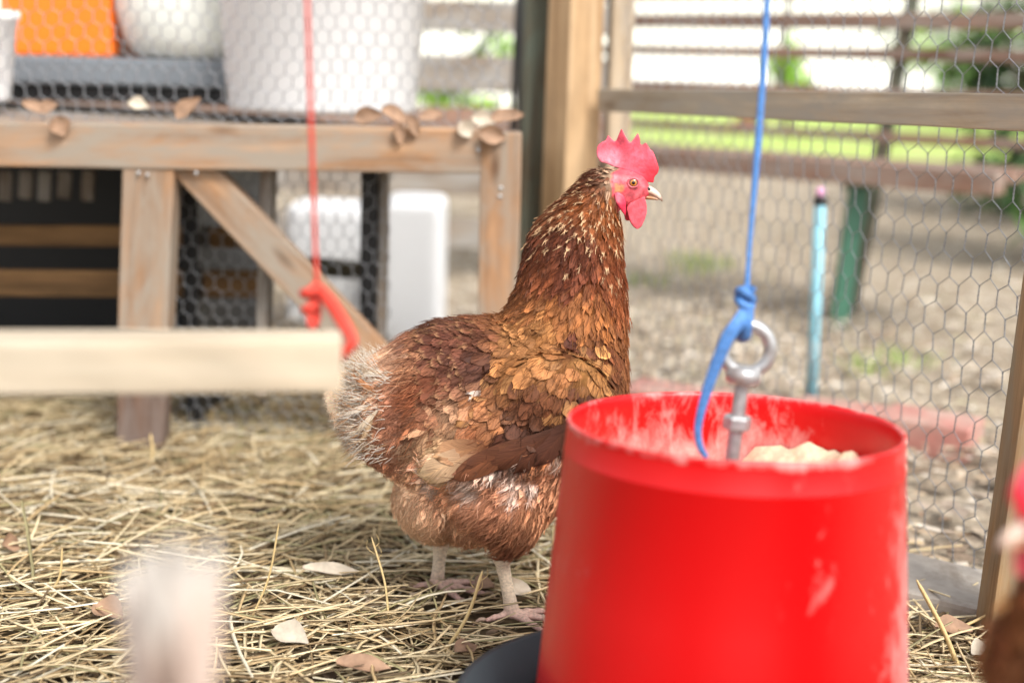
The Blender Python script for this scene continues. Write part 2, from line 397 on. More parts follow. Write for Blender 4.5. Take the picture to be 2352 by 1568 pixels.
# ------------------------------------------------------------------ wire netting
def netting(name, o, ux, uz, width, height, cell, r1, r2, K=3, helix=False, bulge=0.004, seed=1, extra=None):
    o, ux, uz = Vector(o), Vector(ux), Vector(uz); nrm = np.array(ux.cross(uz))
    o_, ux_, uz_ = np.array(o), np.array(ux), np.array(uz)
    s = cell / 1.732; tw = s * 1.05; dz = s * 0.5 * 1.15; per = 2 * (tw + dz)
    nc = int(width / (cell / 2)) + 1; nr = int(height / per) + 2
    rs = np.random.default_rng(seed)
    def warp(p2):
        a = p2[..., 0]; b = p2[..., 1]
        a2 = a + 0.10 * cell * np.sin(b * 31 + a * 9) + 0.07 * cell * np.sin(a * 53 + b * 17)
        b2 = b + 0.12 * cell * np.sin(a * 23 + 1.7) + 0.07 * cell * np.sin(a * 61 - b * 29)
        d = bulge * (np.sin(a * 7 + b * 5) + 0.6 * np.sin(a * 17 - b * 11 + 2))
        return o_ + a2[..., None] * ux_ + b2[..., None] * uz_ + d[..., None] * nrm
    straight, diag = [], []
    for i in range(nc):
        x = i * cell / 2
        z0 = 0.0 if i % 2 == 0 else tw + dz
        for j in range(-1, nr):
            za = z0 + j * per
            if za > height or za + tw < 0: continue
            straight.append(((x, za), (x, za + tw)))
            for sx in (-1, 1):
                if 0 <= i + sx < nc: diag.append(((x, za + tw), (x + sx * cell / 2, za + tw + dz)))
    Vs, Fs = [], []; off = 0
    def put(lines, rad, S):
        nonlocal off
        A = np.array(lines); t = np.linspace(0, 1, S)[None, :, None]
        p = A[:, None, 0] * (1 - t) + A[:, None, 1] * t
        V, F = tubes(warp(p), np.full(p.shape[:2], rad), K); Vs.append(V); Fs.append(F + off); off += len(V)
    put(diag, r1, 3)
    if helix:
        A = np.array(straight); S = 11; t = np.linspace(0, 1, S)
        for ph in (0, math.pi):
            ang = t * math.pi * 4 + ph
            p = A[:, None, 0] * (1 - t)[None, :, None] + A[:, None, 1] * t[None, :, None]
            q = warp(p) + (r1 * 0.9) * (np.cos(ang)[None, :, None] * ux_ + np.sin(ang)[None, :, None] * nrm)
            V, F = tubes(q, np.full(p.shape[:2], r1 * 0.95), K); Vs.append(V); Fs.append(F + off); off += len(V)
    else:
        put(straight, r2, 3)
    return quads(name, np.vstack(Vs), np.vstack(Fs), mat=M['wire'])

# ---- right fence: netting, rail, stud, posts
o = FA - FDIR * 0.5 + Vector((0.026, 0.012, 0.0))
nt_r = netting('wire_netting', o, FDIR, (0, 0, 1), 1.30, 0.86, 0.027, 0.00050, 0.0008, 4, True, 0.004, 3)
tag(nt_r, 'hexagonal galvanised wire netting on the right in front of the slatted bench', 'wire netting')
p0 = P(1398, 230, 1.96); p1 = P(2352, 259, 1.25); d_ = (p1 - p0).normalized()
rail = beam('fence_rail', p0, p1 + d_ * 0.3, 0.035, 0.031, M['wood_rail'], bev=0.002, seed=2)
tag(rail, 'weathered horizontal timber rail across the right-hand wire netting', 'rail')

def post(name, u, v, Y, wx, wy, h, yaw, mat, label, cat='post', lean=(0, 0), bev=0.004, seed=0):
    c = P(u, v, Y); base = Vector((c.x - lean[0] * c.z, c.y - lean[1] * c.z, -0.03))
    top = base + Vector((lean[0], lean[1], 1)) * (h + 0.03)
    up = Vector((math.cos(yaw), math.sin(yaw), 0))
    o = beam(name, base, top, wy, wx, mat, up=up, bev=bev, seed=seed)
    tag(o, label, cat); return o
post('corner_post', 1312, 300, 1.99, 0.056, 0.056, 1.25, R(34), M['wood_new'], 'thick new square pine corner post right behind the brown hen', lean=(0.006, 0), seed=3)
post('fence_stud', 1421, 200, 2.07, 0.034, 0.03, 1.25, R(10), M['wood_rail'], 'slim timber stud right beside the thick pine corner post', seed=4)
post('old_post', 1224, 300, 2.06, 0.036, 0.05, 1.25, R(5), M['wood_old'], 'dark mossy old post left of the thick pine corner post', seed=5)
b0 = G(2304, 1480); b0.z = -0.03
st = beam('fence_stake', b0, b0 + Vector((0.040, 0.0, 0.95)), 0.04, 0.044, M['wood_stake'], up=(1, 0, 0), bev=0.003, seed=6)
tag(st, 'leaning rough timber stake at the right edge holding the netting', 'stake')

# ------------------------------------------------------------------ left timber stand
YT = 1.725
stand = empty('timber_stand', (P(335, 1060, YT).x, YT, 0)); tag(stand, 'weathered timber stand with a diagonal brace and wire sides behind the perch', 'stand')
def bp(name, a, b, wpx, th, mat, y=YT, up=None, seed=0):
    p0, p1 = P(a[0], a[1], y), P(b[0], b[1], y)
    p0.y = p1.y = y
    ht = wpx / FPX * y / math.cos(PITCH) * 1.0
    return beam(name, p0, p1, th, ht, mat, stand, up=up or (0, -1, 0), seed=seed)
def bv(name, a, b, wpx, th, mat, y=YT, seed=0):          # local Z of the beam lies in the wall plane
    p0, p1 = P(a[0], a[1], y), P(b[0], b[1], y)
    x = (p1 - p0).normalized(); up = Vector((0, 1, 0)).cross(x)
    ht = wpx / FPX * y
    o = beam(name, p0, p1, th, ht, mat, stand, up=up, seed=seed); return o
bv('front_beam', (-260, 326), (1118, 346), 102, 0.045, M['wood_frame'], YT, 11)
bv('leg', (350, 374), (337, 758), 117, 0.04, M['wood_frame'], YT, 12)
bv('leg_extension', (336, 762), (326, 1085), 113, 0.036, M['wood_dark'], YT, 19)
bv('leg', (1152, 302), (1135, 1040), 92, 0.04, M['wood_frame'], YT - 0.004, 13)
bv('brace', (425, 362), (868, 830), 84, 0.03, M['wood_frame'], YT + 0.006, 14)
bv('leg', (-190, 374), (-205, 1085), 110, 0.04, M['wood_frame'], YT, 15)
for k, (yy, hh) in enumerate(((YT + 0.075, 0.095), (YT + 0.178, 0.1), (YT + 0.283, 0.1), (YT + 0.39, 0.1), (YT + 0.496, 0.1), (YT + 0.60, 0.1))):
    zt = P(500, 285, YT).z - 0.012
    o = beam('top_board', (-1.05, yy, zt + 0.006), (0.0 if k < 4 else -0.33, yy, zt - (0.018 if k < 4 else 0.011)), hh, 0.02, M['wood_grey'] if k else M['wood_frame'], stand, seed=20 + k)
bv('rear_leg', (618, 386), (604, 900), 26, 0.05, M['wood_grey'], YT + 0.06, 16)
bv('rear_leg', (852, 386), (846, 900), 36, 0.05, M['black'], YT + 0.12, 17)
bv('rear_leg', (884, 386), (874, 900), 18, 0.05, M['wood_grey'], YT + 0.13, 18)
for (u_, v_) in ((1150, 432), (1148, 452), (318, 398), (338, 402), (450, 398), (1098, 345)):
    nh = P(u_, v_, YT - 0.0245); bm = lathe_bm([(0, -0.0012), (0.0022, -0.0008), (0.0026, 0.0), (0.0022, 0.002)], 12)
    o = bm_obj('nail', bm, M['steel'], stand, True); o.location = nh - stand.location; o.rotation_euler = (R(-90), 0, 0)
# slats inside, and black panels added for the shade under the stand
ys = YT + 0.36
for k, v in enumerate((540, 645)):
    bv('crate_slat', (-260, v + (3 if k else -4)), (596, v + 6), 46 if k == 0 else 62, 0.018, M['wood_gold'], YT + 0.17 - 0.04 * k, 30 + k)
pl0 = P(-300, 600, YT + 0.62); pl1 = P(612, 600, YT + 0.62)
o = beam('shade_back_panel', (pl0.x, YT + 0.64, 0.19), (pl1.x, YT + 0.64, 0.19), 0.02, 0.39, M['black'], stand, seed=33)
o = beam('shade_side_panel', (pl1.x - 0.005, YT + 0.09, 0.19), (pl1.x - 0.005, YT + 0.63, 0.19), 0.02, 0.385, M['black'], stand, seed=34)
for k, u in enumerate((15, 62, 105, 150, 205)):
    bv('back_slat', (u, 392), (u - 3, 462 - 6 * (k % 2)), 30, 0.01, M['wood_grey'], YT + 0.2, 40 + k)

o = Vector((P(-180, 300, YT + 0.03).x, YT + 0.028, P(0, 292, YT).z - 0.03))
nt_t = netting('wire_netting', o, (1, 0, 0), (0, 0, 1), 0.715, 0.42, 0.0185, 0.0006, 0.00095, 3, False, 0.002, 5)
tag(nt_t, 'fine hexagonal wire netting on the left in front of the white bucket', 'wire netting')
o = Vector((P(395, 900, YT + 0.05).x, YT + 0.05, 0.0))
nt_b = netting('wire_netting', o, (1, 0, 0), (0, 0, 1), 0.28, 0.39, 0.0185, 0.0005, 0.0008, 3, False, 0.002, 6)
tag(nt_b, 'small panel of wire netting behind the diagonal brace of the timber stand', 'wire netting')

# ---- things on and behind the stand
def lathe_thing(name, prof, loc, mat, label, cat, n=56, tilt=(0, 0, 0), parts=()):
    root = empty(name, loc); root.rotation_euler = tilt; tag(root, label, cat)
    bm_obj('body', lathe_bm(prof, n), mat, root, True)
    for nm, pr, mt in parts: bm_obj(nm, lathe_bm(pr, n), mt, root, True)
    return root
ZT = P(500, 285, YT).z + 0.0
c = P(735, 268, YT + 0.30); zb = 0.424
wr = 0.133
lathe_thing('bucket', [(0, 0.004), (wr - 0.004, 0.0), (wr, 0.006), (wr + 0.022, 0.32), (wr + 0.027, 0.322), (wr + 0.027, 0.335), (wr + 0.018, 0.335), (wr + 0.015, 0.32), (wr - 0.006, 0.012), (0, 0.01)],
            (c.x, YT + 0.33, zb - 0.002), M['white_plastic'], 'tall white plastic bucket standing on the timber stand', 'bucket',
            parts=(('rim_band', [(wr + 0.0205, 0.27), (wr + 0.0245, 0.272), (wr + 0.0250, 0.285), (wr + 0.0215, 0.287)], M['white_plastic']),))
# grey tub with lid and black body
tc = P(200, 200, YT + 0.47)
tub = empty('storage_tub', (tc.x, YT + 0.47, zb)); tag(tub, 'dark storage tub with an overhanging grey lid on the timber stand', 'tub')
bm = box_bm(0.62, 0.22, 0.024, 0.004, 2, (0, 0, 0.012)); bm_obj('tub_body', bm, M['black'], tub)
bm = box_bm(0.66, 0.25, 0.040, 0.008, 3, (0, 0, 0.044)); bm_obj('lid', bm, M['grey_plastic'], tub)
for k in range(9):
    bm = box_bm(0.006, 0.008, 0.022, 0.001, 1, (-0.28 + k * 0.07, -0.112, 0.012)); bm_obj('rib', bm, M['black'], tub)
oc = P(110, 120, YT + 0.50)
oz = zb + 0.0645
ob = empty('orange_crate', (oc.x - 0.05, YT + 0.49, oz)); tag(ob, 'bright orange plastic crate standing on the grey tub lid', 'crate')
bm = box_bm(0.36, 0.20, 0.20, 0.006, 2, (0, 0, 0.1)); bm_obj('crate_body', bm, M['orange'], ob)
for k, (x_, w_) in enumerate(((0.012, 0.015),)):
    bm = box_bm(w_, 0.008, 0.192, 0.002, 1, (x_, -0.102, 0.101)); s_ = bm_obj('white_stripe', bm, M['white_plastic'], ob)
bc = P(430, 140, YT + 0.40)
rb = 0.115
lathe_thing('basin', [(0, 0.0), (rb * 0.72, 0.0), (rb * 0.86, 0.006), (rb * 0.98, 0.028), (rb * 1.06, 0.06), (rb * 1.1, 0.1), (rb * 1.08, 0.13), (rb * 1.14, 0.134), (rb * 1.14, 0.14), (rb * 1.05, 0.138), (rb * 1.0, 0.06), (rb * 0.8, 0.01), (0, 0.006)],
            (bc.x + 0.01, YT + 0.45, zb + 0.0645), M['cream_plastic'], 'round cream plastic basin between the orange crate and the white bucket', 'basin')
jc = P(-22, 120, YT + 0.18)
lathe_thing('pot', [(0, 0), (0.025, 0), (0.028, 0.004), (0.040, 0.105), (0.044, 0.107), (0.044, 0.118), (0.038, 0.118), (0.026, 0.008), (0, 0.006)],
            (jc.x - 0.012, YT + 0.20, zb + 0.003), M['white_plastic'], 'small tapered white pot at the left edge of the timber stand', 'pot', 40)

# ---- white containers seen under the stand, on the ground behind
def jerry(name, u0, u1, v0, Y, label, tilt=0.0, dep=0.2, zb=0.0, h=None):
    a, b = P(u0, v0, Y), P(u1, v0, Y)
    root = empty(name, ((a.x + b.x) / 2, Y + dep / 2, zb)); root.rotation_euler = (0, tilt, 0); tag(root, label, 'container')
    H = (h or a.z) - zb; W = b.x - a.x
    bm = box_bm(W, dep, H, min(0.022, W * 0.25), 5, (0, 0, H / 2)); bm_obj('container_body', bm, M['white_plastic'], root, True)
    return root
jerry('white_container', 872, 1018, 462, 2.45, 'upright white plastic container seen right of the black leg under the stand')
jerry('white_container', 655, 838, 470, 2.62, 'wide white plastic container seen left of the black leg under the stand', dep=0.16)
bv('side_rail', (640, 604), (862, 624), 38, 0.03, M['wood_old'], YT + 0.42, 51)
# ---- plank fence far behind the stand
pf = empty('plank_fence', (-0.35, 3.4, 0)); tag(pf, 'weathered grey-brown plank fence behind the stand between bucket and old post', 'fence')
for k in range(6):
    z = 0.10 + k * 0.125
    beam('plank', (-1.9, 3.4 + 0.012 * (k % 2), z), (0.22, 3.4 + 0.012 * (k % 2), z + 0.006 * (k % 3 - 1)), 0.02, 0.075 + 0.012 * (k % 2), M['wood_bench'] if k % 3 == 2 else M['wood_grey'], pf, seed=60 + k)
for k, x in enumerate((-1.6, -0.7, 0.16)):
    beam('fence_post', (x, 3.45, -0.05), (x, 3.45, 0.95), 0.05, 0.06, M['wood_old'], pf, up=(1, 0, 0), seed=70 + k)
sp = P(1176, 120, 2.45)
bm = lathe_bm([(0, -0.05), (0.0075, -0.05), (0.0075, 0.95), (0, 0.955)], 12); o = bm_obj('steel_picket', bm, M['black'], None, True)
o.location = (sp.x, 2.45, 0); o.rotation_euler = (0, R(1.0), 0); tag(o, 'thin black steel picket behind the stand left of the old post', 'picket')

# ------------------------------------------------------------------ yard beyond the right fence
pc = G(1862, 945); pz = P(1862, 465, pc.y).z
pipe = empty('water_pipe', (pc.x, pc.y, 0)); pipe.rotation_euler = (0, R(-1.2), 0); tag(pipe, 'pale blue upright pipe with a black collar and pink tip behind the feeder', 'pipe')
r_ = 0.0088
bm_obj('pipe_body', lathe_bm([(r_ * 0.9, -0.03), (r_, -0.03), (r_, pz), (r_ * 0.6, pz)], 20), M['pipe'], pipe, True)
bm_obj('collar', lathe_bm([(0, pz - 0.004), (r_ * 1.1, pz - 0.003), (r_ * 1.1, pz + 0.007), (r_ * 0.6, pz + 0.01), (0, pz + 0.01)], 20), M['black'], pipe, True)
bm_obj('tip', lathe_bm([(r_ * 0.5, pz + 0.009), (r_ * 0.75, pz + 0.012), (r_ * 0.7, pz + 0.02), (0, pz + 0.023)], 20), M['pink'], pipe, True)

# brick edging
ba, bb = G(1440, 905), G(2246, 1030)
bdir = (bb - ba).normalized(); bl = (bb - ba).length
edg = empty('brick_edging', ba); tag(edg, 'row of half-buried red bricks edging the bed beyond the netting', 'brick edging')
nb = 4; L = bl / nb
bme = None
for k in range(nb):
    bm = box_bm(L - 0.006, 0.085, 0.06, 0.004, 2, cuts=3, wob=0.004, seed=80 + k)
    o = bm_obj('brick', bm, M['brick'], edg)
    a = ba + bdir * (L * k + 0.003); b_ = ba + bdir * (L * (k + 1) - 0.003)
    Mx = orient(o, a, b_); Mx.translation.z = -0.010 + 0.005 * k; o.matrix_basis = edg.matrix_basis.inverted() @ Mx
pv = G(2140, 1392)
bm = box_bm(0.16, 0.10, 0.035, 0.005, 2, cuts=3, wob=0.004, seed=90)
o = bm_obj('paving_block', bm, M['concrete']); o.location = (pv.x, pv.y, 0.012); o.rotation_euler = (R(4), R(6), R(-20))
tag(o, 'grey concrete paving block at the foot of the netting beside the feeder', 'paving block')

# garden bench
bench = empty('garden_bench', (0, 0, 0)); tag(bench, 'brown slatted garden bench with green metal legs beyond the netting', 'bench')
YL, YR = 3.35, 2.62                                # far (left) and near (right) end
def bslat(name, vl, vm, wpx, th, ul=1330, ur=2300, dy=0.0, mat='wood_bench', seed=0):
    # vl: height in the picture at u=1522, vm at u=2228
    sl = (vm - vl) / (2228 - 1522)
    a = P(ul, vl + sl * (ul - 1522), YL + dy); b = P(ur, vl + sl * (ur - 1522), YR + dy)
    z = (a.z + b.z) / 2
    return a, b
def slat3(name, z, off, ht, th, mat, seed, ul=1200, ur=2300, tilt=0.0):
    a = P(ul, 350, YL); b = P(ur, 400, YR); a.z = b.z = z
    d = (b - a).normalized(); n = Vector((-d.y, d.x, 0))
    if n.y < 0: n = -n
    return beam(name, a + n * off, b + n * off, th, ht, M[mat], bench, seed=seed)
zs = P(2228, 414, 2.68).z
slat3('seat_slat', zs, 0.00, 0.044, 0.05, 'wood_bench', 100)
slat3('seat_slat', zs + 0.008, 0.07, 0.022, 0.06, 'wood_bench', 101)
slat3('seat_slat', zs + 0.01, 0.145, 0.022, 0.06, 'wood_bench', 102)
for k, (dz, ht) in enumerate(((0.062, 0.020), (0.150, 0.026), (0.232, 0.024), (0.30, 0.034), (0.365, 0.034))):
    slat3('back_slat', zs + dz, 0.20 + 0.02 * k, ht, 0.02, 'wood_bench', 105 + k)
a = P(1200, 350, YL); b = P(2300, 400, YR); a.z = b.z = 0; d = (b - a).normalized(); n_ = Vector((-d.y, d.x, 0)); n_ = n_ if n_.y > 0 else -n_
bl_ = (b - a).length
for k, s_ in enumerate((0.02, 0.734)):
    q = a + d * (bl_ * s_)
    beam('front_leg', q + n_ * 0.02 + Vector((-0.012, 0, -0.02)), q + n_ * 0.02 + Vector((0.012, 0, zs - 0.016)), 0.034, 0.036, M['green_metal'], bench, up=(1, 0, 0), seed=110 + k)
    beam('rear_leg', q + n_ * 0.19 - d * 0.075 + Vector((0, 0, -0.02)), q + n_ * 0.285 - d * 0.02 + Vector((0, 0, zs + 0.40)), 0.02, 0.03, M['wood_old'], bench, up=(1, 0, 0), seed=112 + k)
    beam('seat_bearer', q + n_ * -0.005 + Vector((0, 0, zs - 0.027)), q + n_ * 0.21 + Vector((0, 0, zs - 0.027)), 0.02, 0.016, M['green_metal'], bench, seed=114 + k)

q = a + d * (bl_ * 0.456)
beam('back_brace', q + n_ * 0.262 + Vector((0, 0, zs + 0.13)), q + n_ * 0.285 + Vector((0, 0, zs + 0.39)), 0.012, 0.012, M['wood_old'], bench, up=(1, 0, 0), seed=119)
# white wall, added so the background beyond the lawn turns out bright
wl = empty('backdrop_wall', (0, 19, 0)); tag(wl, 'long white wall added beyond the lawn as a bright backdrop', 'wall')
o = bm_obj('wall_body', box_bm(34, 0.25, 3.6, 0.01, 1, (0, 0, 1.75)), M['wall'], wl)
o = bm_obj('coping', box_bm(34, 0.33, 0.08, 0.01, 1, (0, 0, 3.6)), M['wall'], wl)
g = sheet('paved_yard', -17, 17, 17.5, 18.87, -0.002, M['wall']); tag(g, 'pale paved strip between the lawn and the wall', kind='structure')

# ------------------------------------------------------------------ straw, litter, plants
def in_pen(x, y):
    # left of the fence line
    return (x - FA.x) * FN.x + (y - FA.y) * FN.y > -0.02
def straws(n, x0, x1, y0, y1, zlo, zhi, lmin, lmax, rmin, rmax, seed, up=0.16, pp=(0.16, 0.20, 0.18, 0.18, 0.10, 0.14, 0.04)):
    rs = np.random.default_rng(seed)
    x = rs.uniform(x0, x1, n * 2); y = rs.uniform(y0, y1, n * 2)
    k = in_pen(x, y); x, y = x[k][:n], y[k][:n]; n = len(x)
    if True:
        ok = np.ones(n, bool)
        for u_, v_ in ((1172, 1432), (1225, 1452), (1110, 1440), (1005, 1375), (1070, 1390)):
            q_ = G(u_, v_); ok &= np.hypot(x - q_.x, (y - q_.y) * 1.2) > (0.05 if zlo > 0.003 or up > 0.25 else 0.030)
        x, y = x[ok], y[ok]; n = len(x)
    mound = np.array([mnoise.noise((a * 3.1, b * 3.1, 0)) for a, b in zip(x, y)])
    dens = np.array([mnoise.noise((a * 6, b * 6, 5)) for a, b in zip(x, y)])
    z = rs.uniform(zlo, zhi, n) * (1 + 0.5 * mound) + 0.004
    a = rs.uniform(0, 2 * math.pi, n)
    b = rs.random(n) < 0.45
    a[b] = rs.normal(0.12, 0.45, b.sum()) + 0.3 * mound[b]
    L = rs.uniform(lmin, lmax, n) * rs.uniform(0.5, 1, n)
    el = np.abs(rs.normal(0, up, n)) * rs.choice([-0.35, 1], n, p=[0.4, 0.6])
    t = np.linspace(-0.5, 0.5, 5)
    d = np.stack([np.cos(a) * np.cos(el), np.sin(a) * np.cos(el), np.sin(el)], -1)
    side = np.stack([-np.sin(a), np.cos(a), np.zeros(n)], -1)
    bend = rs.normal(0, 0.13, n); sag = rs.normal(-0.05, 0.12, n)
    kink = np.where(rs.random(n) < 0.15, rs.normal(0, 0.5, n), 0)
    p = np.stack([x, y, z], -1)[:, None] + L[:, None, None] * (t[None, :, None] * d[:, None])
    q = (t ** 2 - 0.08)
    p = p + (L * bend)[:, None, None] * q[None, :, None] * side[:, None] * 1.6
    p[:, :, 2] += (L * sag)[:, None] * q[None] + (L * kink)[:, None] * np.maximum(t, 0)[None] * 0.4
    p[:, :, 2] = np.maximum(p[:, :, 2], 0.001 + 0.004 * rs.random((n, 1)))
    r = rs.uniform(rmin, rmax, n)[:, None] * np.array([0.9, 1, 1, 0.95, 0.7])[None]
    V, F = tubes(p, r, 3, 0.6)
    base = np.array([lin(c) for c in ((222, 204, 166), (204, 182, 142), (184, 158, 116), (152, 128, 94), (166, 156, 114), (108, 90, 66), (232, 221, 194))])
    c = base[rs.choice(7, n, p=pp)] * rs.uniform(0.8, 1.12, (n, 1))
    C = np.repeat(c, 15, axis=0)
    return V, F, C
parts = [straws(9500, -1.35, 0.5, 0.98, 2.25, 0.0, 0.011, 0.05, 0.16, 0.0009, 0.0019, 1),
         straws(3000, -1.0, 0.5, 0.98, 2.1, 0.006, 0.018, 0.08, 0.22, 0.0011, 0.0023, 2, 0.14, (0.30, 0.26, 0.16, 0.06, 0.08, 0.02, 0.12)),
         straws(7000, -1.2, 0.5, 0.98, 2.1, 0.0, 0.012, 0.015, 0.05, 0.0005, 0.0011, 3, 0.3),
         straws(5000, -1.7, -0.2, 1.5, 2.5, 0.0, 0.016, 0.05, 0.18, 0.0009, 0.0020, 4, 0.2),
         straws(9000, -1.9, 1.3, -0.9, 1.0, 0.0, 0.02, 0.06, 0.16, 0.0007, 0.0014, 8, 0.2)]
off = 0; Vs, Fs, Cs = [], [], []
for V, F, C in parts:
    Vs.append(V); Fs.append(F + off); Cs.append(C); off += len(V)
o = quads('straw', np.vstack(Vs), np.vstack(Fs), np.vstack(Cs), mat=M['straw'])
tag(o, 'loose yellow straw scattered over the pen floor', 'straw', kind='stuff')

# prominent single stalks
def stalk(u0, v0, u1, v1, label, r=0.0011, lift=0.0, sprig=False):
    a = G(u1, v1, 0.008); top = P(u0, v0, a.y + lift)
    mid = (a + top) / 2 + Vector((0.004, 0, -0.003))
    root = empty('straw_stalk', a); tag(root, label, 'straw stalk', 'single straw stalks standing out of the litter')
    o = tube_obj('stem', [np.array(a - a), np.array(mid - a), np.array(top - a)], [r, r * 0.95, r * 0.8], 14, 5, M['straw_one'], root)
    if sprig:
        tp = np.array(top - a)
        for k in range(3):
            tube_obj('bract', [tp * (0.72 + 0.07 * k), tp * (0.8 + 0.07 * k) + np.array((0.006 * (-1) ** k, 0, 0.0)), tp * (0.86 + 0.07 * k) + np.array((0.004 * (-1) ** k, -0.002, 0.004))], [0.0005, 0.0004, 0.0002], 8, 3, M['straw_one'], root)
M['straw_one'] = plain('straw_stalk', L4(206, 180, 128), 0.6, 0, 0.15, 120, 0.2)
stalk(853, 1232, 893, 1425, 'thin upright straw stalk with a sprig left of the hen legs', 0.0011, 0.02, True)
stalk(1108, 1310, 1018, 1500, 'thick greenish straw stalk leaning right in front of the hen feet', 0.0017, 0.0, True)
stalk(641, 1200, 573, 1430, 'long straw stalk leaning right, midway along the foreground litter', 0.0011, 0.0)
stalk(346, 995, 338, 1080, 'pale straw stalk standing upright against the stand leg', 0.0018, 0.0)
stalk(2105, 1330, 2205, 1540, 'stout straw stalk leaning left right of the feeder', 0.0022, 0.0)
stalk(2300, 1395, 2075, 1475, 'long straw stalk lying against the foot of the right stake', 0.0016, 0.02)
stalk(143, 1257, 110, 1371, 'short brown twig standing in the straw at the left', 0.0012, 0.0)

# leaf litter and chips beyond the fence
def chips(n, seed, area, smin, smax, zmax, pal, inside=False):
    rs = np.random.default_rng(seed)
    x = rs.uniform(area[0], area[1], n); y = area[2] + (area[3] - area[2]) * rs.random(n) ** 1.3
    k = in_pen(x, y) if inside else (~in_pen(x, y) | (y > 2.5)); x, y = x[k], y[k]; n = len(x)
    s = rs.uniform(smin, smax, n); asp = rs.uniform(0.3, 0.8, n); a = rs.uniform(0, 2 * math.pi, n)
    tilt = rs.normal(0, 0.12, (n, 2)); z = rs.uniform(0.0, zmax, n)
    g_ = np.array([(-1, 0), (-0.45, 0.8), (0.4, 0.85), (1, 0), (0.4, -0.85), (-0.45, -0.8)])
    lx = g_[None, :, 0] * s[:, None]; ly = g_[None, :, 1] * (s * asp)[:, None]
    ca, sa = np.cos(a)[:, None], np.sin(a)[:, None]
    X = x[:, None] + lx * ca - ly * sa; Y = y[:, None] + lx * sa + ly * ca
    cv = rs.uniform(-0.3, 0.5, n)[:, None] * s[:, None] * (g_[None, :, 1] ** 2)
    Z = z[:, None] + 0.003 + lx * tilt[:, :1] * 0.6 + ly * tilt[:, 1:] * 0.6 + cv
    Z = np.maximum(Z, -0.008)
    V = np.stack([X, Y, Z], -1).reshape(-1, 3)
    i = np.arange(n * 6).reshape(n, 6)
    F = np.concatenate([i[:, [0, 1, 2, 3]], i[:, [0, 3, 4, 5]]])
    pal = np.array([lin(c) for c in pal])
    C = np.repeat(pal[rs.integers(0, len(pal), n)] * rs.uniform(0.75, 1.15, (n, 1)), 6, axis=0)
    return V, F, C
pal = ((222, 212, 196), (198, 184, 164), (178, 162, 142), (216, 206, 192), (172, 150, 128), (208, 192, 168), (156, 140, 124), (194, 182, 168), (180, 172, 142))
pal2 = ((196, 182, 162), (174, 158, 138), (154, 136, 116), (206, 194, 178), (138, 116, 96), (184, 162, 136), (120, 104, 88), (164, 148, 132))
A = [chips(9000, 11, (-1.2, 2.0, 1.8, 3.2), 0.004, 0.013, 0.008, pal), chips(5000, 14, (0.0, 1.8, 1.0, 2.1), 0.004, 0.012, 0.003, pal2), chips(14000, 12, (-3.0, 4.0, 2.2, 8.0), 0.006, 0.020, 0.008, pal), chips(700, 13, (0.1, 1.4, 1.0, 2.0), 0.010, 0.024, 0.005, pal2)]
off = 0; Vs, Fs, Cs = [], [], []
for V, F, C in A:
    Vs.append(V); Fs.append(F + off); Cs.append(C); off += len(V)
o = quads('leaf_litter', np.vstack(Vs), np.vstack(Fs), np.vstack(Cs), mat=M['litter'])
tag(o, 'pale dry leaf litter and wood chips beyond the netting', 'leaf litter', kind='stuff')

V, F, C = chips(900, 15, (-1.3, 0.45, 0.7, 2.1), 0.004, 0.013, 0.013, ((120, 96, 76), (94, 74, 58), (150, 128, 106), (74, 60, 48), (168, 150, 128), (60, 50, 42)), True)
tag(quads('leaf_fragments', V, F, C, mat=M['litter']), 'crumbled brown leaf fragments mixed into the straw', 'leaf fragments', kind='stuff')
# single dry leaves
def leaf_mesh(name, L, W, curl, seed, mat):
    rs = np.random.default_rng(seed); nx, ny = 9, 5
    t = np.linspace(0, 1, nx); s = np.linspace(-1, 1, ny)
    T, S = np.meshgrid(t, s, indexing='ij')
    wd = np.sin(np.pi * np.clip(T, 0.02, 0.98) ** 0.8) ** 0.8
    X = (T - 0.5) * L; Y = S * wd * W * 0.5
    Z = curl * W * (S ** 2) * wd + 0.25 * L * curl * (T - 0.5) ** 2 * 2 + 0.05 * W * np.sin(T * 9 + seed) * S
    V = np.stack([X, Y, Z], -1).reshape(-1, 3)
    top = V.copy(); bot = V - np.array((0, 0, 0.0006))
    i = np.arange(nx * ny).reshape(nx, ny)
    F = np.stack([i[:-1, :-1], i[1:, :-1], i[1:, 1:], i[:-1, 1:]], -1).reshape(-1, 4)
    VV = np.vstack([top, bot]); FF = np.vstack([F, F[:, ::-1] + len(V)])
    o = quads(name, VV, FF, mat=mat); return o
lf = 0
def drop_leaf(p, L, W, curl, rot, mat, label, group):
    global lf; lf += 1
    o = leaf_mesh('dry_leaf', L, W, curl, lf, mat); o.location = p; o.rotation_euler = rot
    tag(o, label, 'leaf', group); return o
YB = YT - 0.008
zb_ = P(500, 277, YT).z + 0.006
gl = 'dry leaves caught on the top beam of the stand'
